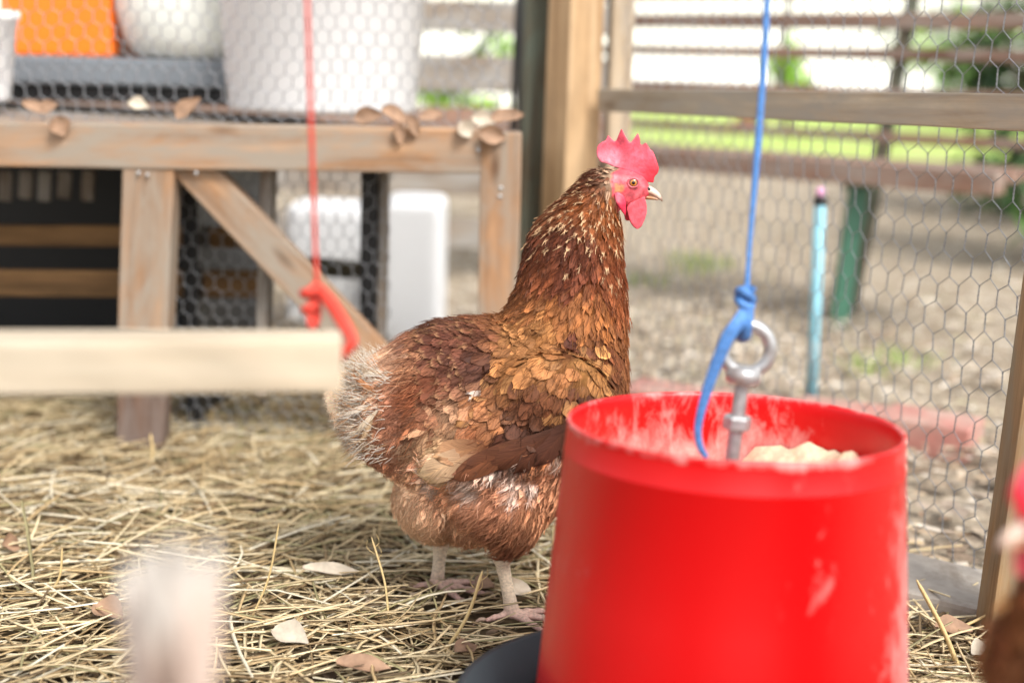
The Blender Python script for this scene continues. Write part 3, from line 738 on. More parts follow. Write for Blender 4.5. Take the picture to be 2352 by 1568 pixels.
for k, (u, v, L, W, rz, mt, lab) in enumerate((
        (80, 250, 0.032, 0.016, 0.4, 'dry_leaf', 'small dry leaf on the far left end of the stand beam'),
        (112, 248, 0.022, 0.018, -0.3, 'dry_leaf', 'dry leaf above the one hanging over the left beam end'),
        (137, 290, 0.024, 0.026, 1.2, 'dry_leaf', 'dark curled leaf hanging over the front of the stand beam at left'),
        (318, 245, 0.026, 0.020, 0.2, 'pale_leaf', 'pale yellow leaf on the stand beam below the grey tub'),
        (434, 250, 0.038, 0.022, -0.7, 'dry_leaf', 'pinkish dry leaf tilted on the stand beam left of the white bucket'),
        (848, 268, 0.036, 0.022, -0.2, 'dry_leaf', 'rounded tan leaf leaning on the right foot of the white bucket'),
        (905, 270, 0.036, 0.024, 0.5, 'dry_leaf', 'brown leaf next right of the rounded tan leaf on the beam'),
        (916, 308, 0.026, 0.014, 1.4, 'dry_leaf', 'narrow leaf hanging down the front of the stand beam'),
        (948, 290, 0.026, 0.016, 1.2, 'dry_leaf', 'curled leaf on the beam edge right of the narrow hanging leaf'),
        (992, 270, 0.030, 0.018, -0.2, 'dry_leaf', 'upturned orange-brown leaf on the stand beam'),
        (1068, 298, 0.022, 0.022, 0.9, 'pale_leaf', 'pale leaf on the beam edge near the right leg of the stand'),
        (1112, 275, 0.030, 0.022, 0.1, 'pale_leaf', 'greyish leaf in the pile at the right end of the beam'),
        (1165, 272, 0.040, 0.022, -0.15, 'dry_leaf', 'broad top leaf of the pile at the right end of the beam'),
        (1130, 312, 0.034, 0.024, 0.2, 'dry_leaf', 'low leaf of the pile hanging over the right end of the beam'))):
    hang = v > 280
    y = YT - 0.028 if hang else YT - 0.006 + 0.018 * (k % 2)
    p = P(u, v, y)
    rot = (R(75) if hang else R(38 + 9 * (k % 3)), rz * (1 if hang else 0.25), 0.3 * math.sin(k * 2.3))
    if hang: rot = (R(78), rz, 0.2)
    else: rot = (R(48 + 12 * (k % 3)), rz, 0.25 * math.sin(k * 2.3))
    drop_leaf(p, L, W, 0.35, rot, M[mt], lab, gl)
gg = 'dry leaves lying in the straw'
for k, (u, v, L, W, rz, mt, lab) in enumerate((
        (762, 1312, 0.056, 0.016, 0.25, 'pale_leaf', 'long grey-brown leaf in the straw left of the hen legs'),
        (668, 1462, 0.036, 0.024, -0.5, 'pale_leaf', 'spotted grey leaf lying in the straw in the foreground'),
        (252, 1405, 0.034, 0.024, -0.6, 'dry_leaf', 'dark brown leaf in the straw left of the blurred white tail'),
        (22, 1248, 0.024, 0.020, 1.3, 'dry_leaf', 'brown leaf standing in the straw at the left edge'),
        (1192, 1358, 0.026, 0.024, 0.6, 'pale_leaf', 'pale leaf behind the near leg of the hen'),
        (1112, 1345, 0.026, 0.02, 0.9, 'dry_leaf', 'greyish leaf between the two legs of the hen'),
        (835, 1530, 0.044, 0.018, 0.1, 'dry_leaf', 'large dark leaf at the bottom edge left of the black tray'),
        (1068, 1490, 0.03, 0.016, 1.0, 'dry_leaf', 'brown folded leaf just behind the black tray'),
        (2258, 1500, 0.034, 0.022, 0.7, 'pale_leaf', 'pale curled leaf at the foot of the right stake'),
        (2190, 1445, 0.036, 0.022, 0.2, 'dry_leaf', 'brown leaf between the paving block and the right stake'))):
    p = G(u, v, 0.022)
    drop_leaf(p, L, W, 0.3, (R(24 if k != 3 else 60), R(8), rz), M[mt], lab, gg)

# ---- shrubs
def foliage(name, n, centre, rad, lmin, lmax, pal, seed, parent=None, shell=0.55):
    rs = np.random.default_rng(seed)
    d = rs.normal(size=(n, 3)); d /= np.linalg.norm(d, axis=1, keepdims=True)
    cl = rs.normal(size=(max(6, n // 60), 3)); cl /= np.linalg.norm(cl, axis=1, keepdims=True)
    cl = cl * rs.uniform(shell, 1.0, (len(cl), 1))
    p = cl[rs.integers(0, len(cl), n)] + d * rs.uniform(0, 0.30, (n, 1))
    p = np.array(centre) + p * np.array(rad)
    p[:, 2] = np.maximum(p[:, 2], 0.03)
    L = rs.uniform(lmin, lmax, n); W = L * rs.uniform(0.35, 0.5, n)
    ax = d * 0.6 + rs.normal(0, 0.5, (n, 3)) + np.array((0, 0, -0.25)); ax /= np.linalg.norm(ax, axis=1, keepdims=True)
    up = rs.normal(0, 0.5, (n, 3)) + np.array((0, 0, 1.0)); sd_ = np.cross(ax, up); sd_ /= np.linalg.norm(sd_, axis=1, keepdims=True); nn = np.cross(sd_, ax)
    g_ = [(0, 0, 0), (0.35, 1, 0.12), (0.75, 0.7, 0.06), (1, 0, -0.08), (0.75, -0.7, 0.06), (0.35, -1, 0.12), (0.5, 0, -0.04)]
    V = np.stack([p + ax * (a * L)[:, None] + sd_ * (b * W / 2)[:, None] + nn * (c * W)[:, None] for a, b, c in g_], 1)
    i = np.arange(n * 7).reshape(n, 7)
    F = np.concatenate([i[:, [0, 6, 2, 1]], i[:, [6, 3, 3, 2]][:, [0, 1, 3]].repeat(1, 0)[:, [0, 1, 2, 2]], i[:, [0, 5, 4, 6]], i[:, [6, 4, 3, 3]]])
    F = np.concatenate([i[:, [0, 6, 2, 1]], i[:, [0, 5, 4, 6]]]); T = np.concatenate([i[:, [6, 3, 2]], i[:, [6, 4, 3]]])
    F = np.concatenate([np.concatenate([F[:, [0, 1, 2]], F[:, [0, 2, 3]]]), T])
    pal = np.array([lin(c) for c in pal]); C = np.repeat(pal[rs.integers(0, len(pal), n)] * rs.uniform(0.7, 1.2, (n, 1)), 7, axis=0)
    return quads(name, V, F, C, mat=M['leaf'], parent=parent)
def shrub(name, loc, rad, n, lmin, lmax, pal, seed, label, zc=None, cat='shrub', group=None):
    root = empty(name, (loc[0], loc[1], 0)); tag(root, label, cat, group)
    zc = zc or rad[2]
    foliage('crown', n, (0, 0, zc), rad, lmin, lmax, pal, seed, root)
    for k in range(4):
        a = k * 1.7 + seed
        tube_obj('stem', [(0.02 * math.cos(a), 0.02 * math.sin(a), -0.03), (rad[0] * 0.2 * math.cos(a), rad[1] * 0.2 * math.sin(a), zc * 0.5), (rad[0] * 0.5 * math.cos(a), rad[1] * 0.5 * math.sin(a), zc * 1.1)], [0.018, 0.013, 0.005], 10, 6, M['bark'], root)
dg = ((46, 74, 34), (64, 98, 44), (36, 58, 30), (88, 122, 60), (110, 140, 84))
lgp = ((132, 178, 60), (160, 200, 80), (110, 150, 50), (180, 214, 110))
shrub('shrub', (1.62, 3.75), (0.42, 0.4, 0.55), 1500, 0.05, 0.11, dg, 21, 'dark broad-leaved shrub at the right end of the bench', 0.55)
shrub('shrub', (1.95, 5.1), (0.55, 0.5, 0.6), 1500, 0.06, 0.12, dg, 22, 'dark shrub behind the right half of the bench', 0.62)
shrub('shrub', (2.35, 4.6), (0.6, 0.5, 0.8), 1800, 0.06, 0.12, dg, 23, 'tall dark shrub at the far right edge behind the netting', 0.8)
shrub('shrub', (2.06, 11.0), (0.16, 0.16, 0.22), 300, 0.08, 0.16, lgp, 24, 'bright green bush on the lawn seen through the bench back', 0.42)
shrub('shrub', (5.4, 13.0), (2.0, 0.9, 1.0), 2500, 0.12, 0.26, dg + lgp, 25, 'long green hedge at the back of the lawn', 1.0)
shrub('shrub', (-0.32, 4.6), (0.3, 0.3, 0.3), 500, 0.05, 0.1, lgp, 26, 'small green bush behind the plank fence beside the bucket', 0.45)
shrub('flower_clump', (2.05, 12.4), (0.35, 0.25, 0.12), 400, 0.05, 0.1, ((226, 120, 130), (236, 150, 150), (120, 160, 60)), 27, 'pink flowering clump on the lawn beyond the bench', 0.16, 'flowers')
# grass tufts in the yard and blades on the lawn
def blades(n, seed, area, lmin, lmax, pal, spots=None):
    rs = np.random.default_rng(seed)
    if spots is None:
        x = rs.uniform(area[0], area[1], n); y = rs.uniform(area[2], area[3], n)
    else:
        sp_ = np.array(spots)[rs.integers(0, len(spots), n)]; x = sp_[:, 0] + rs.normal(0, 0.03, n); y = sp_[:, 1] + rs.normal(0, 0.03, n)
    a = rs.uniform(0, 2 * math.pi, n); L = rs.uniform(lmin, lmax, n); ln = rs.uniform(0.1, 0.7, n)
    t = np.linspace(0, 1, 4)
    p = np.stack([x[:, None] + (L * ln * np.cos(a))[:, None] * t ** 1.5, y[:, None] + (L * ln * np.sin(a))[:, None] * t ** 1.5, -0.005 + L[:, None] * t * 0.85], -1)
    V, F = tubes(p, (L * 0.03)[:, None] * np.array([1, 0.9, 0.6, 0.1])[None], 2, ref=(0.3, 0.9, 0.1))
    pal = np.array([lin(c) for c in pal]); C = np.repeat(pal[rs.integers(0, len(pal), n)], 8, axis=0)
    return V, F, C
V, F, C = blades(9000, 31, (-6, 8, 8.7, 17.3), 0.05, 0.12, ((184, 206, 126), (198, 216, 142), (166, 190, 108)))
tag(quads('lawn_grass', V, F, C, mat=M['leaf']), 'bright green blades of the sunlit lawn', 'grass', kind='stuff')
sp_ = [G(1590, 625)[:2], G(1480, 650)[:2], G(1640, 610)[:2], G(2050, 830)[:2], G(1980, 850)[:2], G(1580, 600)[:2], G(1260, 600)[:2]]
V, F, C = blades(260, 32, None, 0.02, 0.05, ((140, 170, 80), (120, 150, 70), (160, 180, 100)), [tuple(s) for s in sp_])
tag(quads('weed_grass', V, F, C, mat=M['leaf']), 'sparse green weeds in the yard beyond the netting', 'grass', kind='stuff')

# ------------------------------------------------------------------ feeder
fc = P(1692, 985, 0.93)
feeder = empty('poultry_feeder', (fc.x - 0.001, fc.y + 0.004, 0.035)); TILT = R(0.3)
feeder.rotation_euler = (R(-2.2), TILT, 0)
tag(feeder, 'red plastic hanging poultry feeder with dusty rim in front of the hen', 'feeder')
H = fc.z - 0.035; RT, RB = 0.1135, 0.131
def prof_r(z): return RB + (RT - RB) * (z / H)
prof = [(prof_r(0.0) - 0.003, 0.0), (prof_r(0), 0.0), (prof_r(H * 0.25), H * 0.25), (prof_r(H * 0.5), H * 0.5), (prof_r(H - 0.0215), H - 0.0215), (prof_r(H - 0.02) + 0.0004, H - 0.0208), (prof_r(H - 0.02) + 0.0004, H - 0.0200), (prof_r(H - 0.0185), H - 0.0185), (prof_r(H - 0.006), H - 0.006), (RT + 0.0002, H - 0.0025), (RT + 0.0006, H - 0.0008), (RT + 0.0004, H + 0.001), (RT - 0.0016, H + 0.0008), (RT - 0.0026, H - 0.002)] + \
       [(prof_r(H - q) - 0.0030, H - q) for q in (0.01, 0.02, 0.03, 0.04, 0.055, 0.075, 0.1, 0.14, 0.19)]
bm = lathe_bm(prof, 128)
me = bpy.data.meshes.new('drum'); bmesh.ops.recalc_face_normals(bm, faces=bm.faces); bm.to_mesh(me); bm.free()
co = np.zeros(len(me.vertices) * 3, np.float32); me.vertices.foreach_get('co', co); co = co.reshape(-1, 3)
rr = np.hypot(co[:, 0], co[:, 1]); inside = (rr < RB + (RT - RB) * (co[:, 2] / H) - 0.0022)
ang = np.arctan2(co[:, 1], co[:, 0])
dust_sheen = np.where(inside, 0.20 + 0.24 * smooth(H - 0.01, H - 0.05, co[:, 2]), 0.09)
dust_sheen = dust_sheen + np.where(inside, 0.10 * np.cos(ang - 2.4) - 0.10 * smooth(0.6, 0, np.abs(ang - 0.4)), 0.34 * smooth(0.62, 0.05, np.abs(ang + 0.35)) + 0.12 * smooth(0.35, 0.05, np.abs(ang + 2.72)))  # outside: scuffs, plus the sky's sheen painted on the right and left flanks
dust_sheen = np.where((co[:, 2] > H - 0.003) & ~inside, 0.36, dust_sheen)
ca = me.color_attributes.new('Col', 'FLOAT_COLOR', 'POINT'); c4 = np.ones((len(co), 4), np.float32); c4[:, 0] = dust_sheen; ca.data.foreach_set('color', c4.ravel())
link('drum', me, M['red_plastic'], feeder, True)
# feed surface
nr_, na = 30, 110; Vf = []; 
for i in range(nr_ + 1):
    r = (RT - 0.002) * i / nr_
    for k in range(na):
        a = 2 * math.pi * k / na; x, y = r * math.cos(a), r * math.sin(a)
        z = H - 0.078 + 0.036 * smooth(0.01, 0.09, x * 0.9 + y * 0.25) + 0.009 * mnoise.noise((x * 40, y * 40, 1)) + 0.006 * mnoise.noise((x * 95, y * 95, 4)) + 0.010 * smooth(0.06, 0.11, r)
        Vf.append((x, y, z))
i_ = np.arange((nr_ + 1) * na).reshape(nr_ + 1, na); n2 = np.roll(i_, -1, 1)
Ff = np.stack([i_[:-1], n2[:-1], n2[1:], i_[1:]], -1).reshape(-1, 4)
o = quads('feed', np.array(Vf), Ff, mat=M['feed'], parent=feeder); o['label'] = 'heaped cream meal inside the feeder'
# cross bar holding the bolt
bm = box_bm(0.205, 0.030, 0.006, 0.0015, 2, (0, 0.012, H - 0.034)); o = bm_obj('cross_bar', bm, M['red_plastic'], feeder)
bm = lathe_bm([(0, H - 0.038), (0.016, H - 0.038), (0.018, H - 0.041), (0.018, H - 0.048)], 24); bm_obj('boss', bm, M['red_plastic'], feeder, True)
for nm in ('cross_bar', 'boss'):
    me_ = bpy.data.objects[nm].data; ca = me_.color_attributes.new('Col', 'FLOAT_COLOR', 'POINT'); c4 = np.full((len(me_.vertices), 4), 0.38, np.float32); ca.data.foreach_set('color', c4.ravel())
# tray
bm = lathe_bm([(0, -0.030), (0.150, -0.030), (0.160, -0.022), (0.165, 0.018), (0.168, 0.020), (0.168, 0.024), (0.162, 0.024), (0.156, -0.016), (0.145, -0.023), (0, -0.024)], 96)
o = bm_obj('tray', bm, M['tray'], feeder, True); o.location = (-0.018, -0.004, 0)
# eye bolt, its axis is the feeder's axis
bolt = empty('eye_bolt', (0, 0, 0)); bolt.parent = feeder
bolt.location = (-0.002, 0, H - 0.05); bolt.rotation_euler = (0, R(4.2), 0); BOFF = H - 0.05
zr = H + 0.053 - BOFF
def ring_bm(R1, r1, cz, n1=48, n2=16):
    bm = bmesh.new(); vs = []
    for i in range(n1):
        a = 2 * math.pi * i / n1
        vs.append([bm.verts.new(((R1 + r1 * math.cos(2 * math.pi * k / n2)) * math.cos(a), r1 * math.sin(2 * math.pi * k / n2), cz + (R1 + r1 * math.cos(2 * math.pi * k / n2)) * math.sin(a))) for k in range(n2)])
    for i in range(n1):
        for k in range(n2): bm.faces.new((vs[i][k], vs[(i + 1) % n1][k], vs[(i + 1) % n1][(k + 1) % n2], vs[i][(k + 1) % n2]))
    return bm
bm_obj('ring', ring_bm(0.0163, 0.0044, zr), M['steel'], bolt, True)
sh = [(0, -0.008)]
z = -0.008
while z < zr - 0.022:
    sh += [(0.0052, z), (0.0045, z + 0.0006)]; z += 0.0013
sh += [(0.0046, zr - 0.02), (0, zr - 0.02)]
bm_obj('shaft', lathe_bm(sh, 20), M['steel'], bolt, True)
bm_obj('collar', lathe_bm([(0, zr - 0.0245), (0.0095, zr - 0.0245), (0.0118, zr - 0.0225), (0.0122, zr - 0.016), (0.0100, zr - 0.0125), (0, zr - 0.0125)], 28), M['steel'], bolt, True)
bm = lathe_bm([(0.004, 0.047), (0.0092, 0.047), (0.0098, 0.0485), (0.0098, 0.055), (0.0092, 0.0565), (0.004, 0.0565)], 6); bm_obj('nut', bm, M['steel'], bolt)
# ---- blue twine
def fw(p):  # feeder-local point to world
    return Matrix.Translation(feeder.location) @ feeder.rotation_euler.to_matrix().to_4x4() @ Matrix.Translation(bolt.location) @ bolt.rotation_euler.to_matrix().to_4x4() @ Vector(p)
twine = empty('blue_twine', fw((0, 0, zr + 0.02))); tag(twine, 'blue twine knotted through the eye bolt of the red feeder', 'twine')
T0 = Vector(twine.location); rel = lambda q: np.array(Vector(q) - T0)
ktop = P(1714, 692, fw((0, 0, zr)).y)
YF = fw((0, 0, zr)).y
ups = [rel(P(1714, 690, YF)), rel(P(1722, 560, YF + 0.004)), rel(P(1741, 330, YF + 0.008)), rel(P(1757, 100, YF + 0.01)), rel(P(1768, -140, YF + 0.012)), rel(P(1785, -420, YF + 0.012))]
tube_obj('strand', ups, [0.0019, 0.0016, 0.0024, 0.0022, 0.0021, 0.0021], 60, 8, M['blue_twine'], twine, 0.55, ref=(0, 1, 0))
tail = [rel(P(1716, 700, YF - 0.002)), rel(P(1700, 735, YF - 0.010)), rel(P(1672, 775, YF - 0.012)), rel(P(1640, 850, YF - 0.010)), rel(P(1614, 930, YF - 0.008)), rel(P(1603, 985, YF - 0.006)), rel(P(1608, 1025, YF - 0.004)), rel(P(1624, 1052, YF - 0.002))]
tube_obj('tail', tail, [0.003, 0.0048, 0.0046, 0.0040, 0.0032, 0.0026, 0.0024, 0.0018], 60, 10, M['blue_twine'], twine, 0.4, ref=(0, 1, 0))
loop = [rel(P(1712, 700, YF - 0.004)), rel(P(1702, 740, YF - 0.008)), rel(P(1697, 768, YF + 0.001)), rel(P(1706, 772, YF + 0.008)), rel(P(1718, 745, YF + 0.006)), rel(P(1722, 705, YF))]
tube_obj('loop', loop, [0.0034, 0.0036, 0.0034, 0.0034, 0.0034, 0.003], 40, 8, M['blue_twine'], twine, 0.6, ref=(0, 1, 0))
loop2 = [rel(P(1722, 700, YF - 0.005)), rel(P(1716, 745, YF - 0.007)), rel(P(1712, 775, YF - 0.002)), rel(P(1704, 770, YF + 0.007)), rel(P(1698, 735, YF + 0.004))]
tube_obj('loop', loop2, [0.003, 0.0036, 0.0036, 0.003, 0.003], 40, 8, M['blue_twine'], twine, 0.6, ref=(0, 1, 0))
kk = [rel(P(1702 + 20 * math.cos(a) * (0.8 + 0.2 * math.sin(3 * a)), 700 - 7 * a / 2.4 + 9 * math.sin(a * 1.3), YF - 0.006 * math.sin(a))) + np.array((0.003, 0, 0)) for a in np.linspace(0, 4 * math.pi, 13)]
tube_obj('knot', kk, [0.003], 70, 8, M['blue_twine'], twine, 0.8, ref=(0, 1, 0))

# ------------------------------------------------------------------ perch and red cord
YPc = 0.775
pa, pb = P(-420, 830, 0.735), P(784, 828, YPc)
perch = beam('perch', pa, pb, 0.034, 0.029, M['wood_pale'], up=(0, 0.0, 1), bev=0.0025, seed=50)
tag(perch, 'pale planed timber perch hanging in the left foreground', 'perch')
pend = P(820, 790, YPc)
cord = empty('red_cord', P(722, 650, 0.83)); tag(cord, 'red-orange cord hanging down and tied to the end of the perch', 'cord')
C0 = Vector(cord.location); rel = lambda q: np.array(Vector(q) - C0)
tube_obj('strand', [rel(P(728, 655, .83)), rel(P(722, 520, .83)), rel(P(715, 300, .83)), rel(P(709, 120, .83)), rel(P(703, -100, .83)), rel(P(698, -380, .83))], [0.0018, 0.0014, 0.0017, 0.0015, 0.0015, 0.0015], 50, 8, M['red_twine'], cord, 0.7)
tube_obj('knot', [rel(P(712 + 14 * math.cos(a), 655 + 6 * a + 6 * math.sin(a), .83 - 0.006 * math.sin(a))) for a in np.linspace(0, 9, 11)], [0.0032], 50, 8, M['red_twine'], cord)
tube_obj('tail', [rel(P(728, 655, .83)), rel(P(755, 690, .82)), rel(P(785, 735, .805)), rel(P(808, 780, .797)), rel(P(800, 800, .795)), rel(P(770, 830, .797))], [0.003, 0.0042, 0.004, 0.0036, 0.003, 0.003], 40, 8, M['red_twine'], cord)
tube_obj('loop', [rel(P(718, 690, .83)), rel(P(712, 725, .825)), rel(P(716, 750, .82)), rel(P(728, 735, .825)), rel(P(732, 700, .83))], [0.0022], 30, 8, M['red_twine'], cord)

# ------------------------------------------------------------------ hens
HY = 1.24                                             # depth of the hen's middle plane
HX0 = P(1180, 1000, HY).x
def hl(u, v, y=0.0):                                  # picture point at sideways offset y -> hen local (x, z)
    p = P(u, v, HY - abs(y)); return p.x - HX0, p.z
def huv(p):                                           # hen local -> picture coordinates, read on the middle plane
    q = np.array(p, float).copy(); q[:, 0] += HX0; q[:, 1] = HY - np.abs(q[:, 1])
    return to_uv(q)
GC = np.array([
 (1350,400,95,50,28),(1300,450,120,70,40),(1260,500,130,80,50),(1330,480,150,85,40),(1400,500,165,98,48),(1400,580,152,86,45),(1240,560,115,62,38),(1300,560,100,52,30),(1350,600,110,55,30),(1420,620,155,84,46),
 (1230,640,140,80,48),(1300,650,112,57,32),(1380,660,138,77,42),(1425,700,170,100,58),(1200,700,150,95,55),(1280,720,168,108,58),(1360,720,182,117,62),(1420,780,188,124,74),(1435,850,192,130,84),(1405,840,150,92,56),
 (1180,745,198,143,88),(1250,760,208,148,88),(1320,770,188,124,68),(1200,800,208,148,92),(1250,840,204,144,88),(1290,880,188,128,78),(1180,860,192,132,78),(1130,745,150,100,65),
 (1320,800,122,66,46),(1380,800,112,62,42),(1345,830,208,153,92),(1345,870,198,142,82),(1390,870,122,74,47),(1200,930,128,80,54),(1260,930,138,87,57),(1320,920,107,64,47),(1260,990,97,62,47),(1180,990,102,64,47),(1320,980,122,80,54),(1390,930,168,117,77),(1220,1030,77,47,37),(1100,1020,150,95,65),(1130,960,170,115,75),
 (1010,1040,215,185,145),(1050,1060,120,75,50),(1150,1040,105,62,45),
 (920,780,122,82,62),(980,750,98,62,47),(1050,740,118,77,60),(1110,760,120,75,55),(1000,800,108,64,50),(1080,810,112,68,52),(1030,850,107,64,47),(1110,840,97,57,42),(880,800,170,135,105),
 (840,830,214,190,156),(880,860,178,128,92),(800,880,228,208,178),(790,930,228,213,188),(850,930,176,127,92),(920,920,138,84,57),(980,900,128,74,50),(900,980,152,97,67),(830,1000,188,148,112),(960,970,152,102,77),(1030,960,192,152,122),
 (860,1050,132,82,52),(920,1060,157,102,72),(960,1030,187,152,122),
 (980,1090,188,138,98),(1050,1120,178,123,83),(1100,1150,163,108,73),(1180,1150,163,108,73),(1240,1100,173,118,78),(1130,1210,143,91,58),(1200,1220,143,93,58),(1080,1220,168,118,83),(1260,1050,168,115,78),(1180,1270,108,64,40),(1230,1180,168,115,73),(1350,1000,170,118,80),(1300,1080,168,115,78),
 (920,1130,186,152,118),(950,1200,180,146,112),(1000,1240,174,136,100),(1060,1260,164,122,86)], float)
GC = np.vstack([GC, [(1412, 397, 216, 184, 156)]])
GC_rgb = lin(GC[:, 2:])
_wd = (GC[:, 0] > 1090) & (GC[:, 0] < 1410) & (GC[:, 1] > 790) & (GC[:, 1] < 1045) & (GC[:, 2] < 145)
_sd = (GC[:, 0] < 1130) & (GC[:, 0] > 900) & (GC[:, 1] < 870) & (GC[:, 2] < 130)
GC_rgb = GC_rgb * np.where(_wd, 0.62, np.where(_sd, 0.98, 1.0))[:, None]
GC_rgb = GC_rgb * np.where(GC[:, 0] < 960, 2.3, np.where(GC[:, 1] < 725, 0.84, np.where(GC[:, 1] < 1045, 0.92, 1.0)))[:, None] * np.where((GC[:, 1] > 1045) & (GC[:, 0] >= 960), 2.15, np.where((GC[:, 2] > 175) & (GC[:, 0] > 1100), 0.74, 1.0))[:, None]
WHITE = np.array([(1087,1116,28),(994,1108,24),(1188,1098,24),(1226,1116,20),(1139,1070,18),(1212,1046,16),(1285,1048,16),(1180,1140,14),(1040,1090,14)], float)
def hen_col(uv, rs, jit=16.0):
    q = uv + rs.normal(0, jit, uv.shape)
    d2 = ((q[:, None, :] - GC[None, :, :2]) ** 2).sum(-1) + 60.0
    w_ = 1.0 / d2 ** 2.2; w_ /= w_.sum(1, keepdims=True)
    c = w_ @ GC_rgb
    for (a, b, r) in WHITE:
        k = np.exp(-(((uv[:, 0] - a) / r) ** 2 + ((uv[:, 1] - b) / (r * 1.1)) ** 2) ** 2)
        c = c * (1 - k[:, None]) + k[:, None] * lin((238, 216, 204))
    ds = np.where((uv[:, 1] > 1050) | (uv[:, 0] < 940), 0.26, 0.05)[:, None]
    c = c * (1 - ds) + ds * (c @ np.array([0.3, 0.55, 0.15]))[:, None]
    return c ** 1.02 * np.array([1.09, 1.02, 0.95])
GD = np.array([ # feather direction in the picture (du, dv)
 (1390,400,-1,.6),(1330,420,-1,.75),(1280,480,-.8,1),(1240,560,-.55,1),(1215,640,-.6,1),(1180,700,-1,.6),(1400,450,-.3,1),(1360,500,-.5,1),(1420,540,.0,1),(1330,600,-.35,1),(1400,640,-.05,1),(1435,700,.12,1),(1280,660,-.6,1),
 (1320,720,-.35,1),(1230,740,-1,.5),(1430,800,.03,1),(1435,880,-.05,1),(1400,950,-.3,1),(1150,740,-1,.25),(1060,740,-1,.2),(960,760,-1,.55),(880,800,-1,.6),(1050,830,-.9,.6),(950,860,-.95,.5),
 (1350,800,-.25,1),(1280,820,-.6,1),(1200,800,-.85,.7),(1180,870,-.6,1),(1280,900,-.45,1),(1350,900,-.35,1),(1230,980,-.5,1),(1330,980,-.4,1),(1130,960,-.8,.8),(1050,1030,-.9,.5),
 (820,850,-1,.15),(800,920,-1,.25),(870,920,-.95,.5),(900,1000,-.9,.6),(840,1040,-.8,.5),(930,1060,-.7,.6),(980,980,-.8,.7),
 (1000,1100,-.7,.8),(1080,1120,-.75,.7),(1180,1100,-.6,.8),(1250,1080,-.4,1),(1240,1180,-.4,1),(1150,1200,-.6,.8),(1190,1270,-.1,1),(1050,1200,-.6,.9),(950,1150,-.3,1),(960,1220,.1,1),(1040,1260,-.1,1),(1300,1050,-.3,1)], float)
def hen_dir(uv):
    d2 = ((uv[:, None, :] - GD[None, :, :2]) ** 2).sum(-1) + 300.0
    w_ = 1.0 / d2 ** 1.8; w_ /= w_.sum(1, keepdims=True)
    d = GD[:, 2:] / np.linalg.norm(GD[:, 2:], axis=1, keepdims=True)
    e = w_ @ d
    return np.stack([e[:, 0], np.zeros(len(e)), -e[:, 1]], -1)

def remesh(bm, vox, smooth_it=6, fac=0.5):
    me = bpy.data.meshes.new('tmp'); bmesh.ops.recalc_face_normals(bm, faces=bm.faces); bm.to_mesh(me); bm.free()
    o = bpy.data.objects.new('tmp', me); COL.objects.link(o)
    r_ = o.modifiers.new('r', 'REMESH'); r_.mode = 'VOXEL'; r_.voxel_size = vox
    if smooth_it:
        s_ = o.modifiers.new('s', 'SMOOTH'); s_.iterations = smooth_it; s_.factor = fac
    dg_ = bpy.context.evaluated_depsgraph_get(); ev = o.evaluated_get(dg_)
    m2 = bpy.data.meshes.new_from_object(ev)
    bpy.data.objects.remove(o); bpy.data.meshes.remove(me)
    return m2
def mesh_np(me):
    V = np.zeros(len(me.vertices) * 3, np.float32); me.vertices.foreach_get('co', V)
    return V.reshape(-1, 3).astype(float)
def loft(bm, secs, n=24, expo=2.2):
    """secs: list of (centre(3), axis a(3), axis b(3))"""
    rings = []
    for c, a, b in secs:
        rg = []
        for k in range(n):
            t = 2 * math.pi * k / n; ct, st_ = math.cos(t), math.sin(t)
            e = 2.0 / expo
            x = math.copysign(abs(ct) ** e, ct); y = math.copysign(abs(st_) ** e, st_)
            rg.append(bm.verts.new(Vector(c) + Vector(a) * x + Vector(b) * y))
        rings.append(rg)
    for A, B in zip(rings[:-1], rings[1:]):
        for k in range(n): bm.faces.new((A[k], A[(k + 1) % n], B[(k + 1) % n], B[k]))
    bm.faces.new(rings[0]); bm.faces.new(rings[-1])
def ell(bm, c, r, sub=3):
    res = bmesh.ops.create_icosphere(bm, subdivisions=sub, radius=1)
    for v in res['verts']: v.co = Vector((v.co.x * r[0] + c[0], v.co.y * r[1] + c[1], v.co.z * r[2] + c[2]))
def hsec_v(u, vt, vb, w_, y=0.0):                       # vertical slice of the trunk
    xt, zt = hl(u, vt); xb, zb = hl(u, vb)
    return ((xt + xb) / 2, y, (zt + zb) / 2), (0, w_, 0), ((xt - xb) / 2, 0, (zt - zb) / 2)
def hsec_h(v, ul, ur, w_, y=0.0):                       # level slice of neck or thigh
    xl, zl = hl(ul, v, y); xr, zr_ = hl(ur, v, y)
    if y > 0: (xl, zl), (xr, zr_) = [(P(a_, v, HY + y).x - HX0, P(a_, v, HY + y).z) for a_ in (ul, ur)]
    return ((xl + xr) / 2, y, (zl + zr_) / 2), ((xr - xl) / 2, 0, (zr_ - zl) / 2), (0, w_, 0)

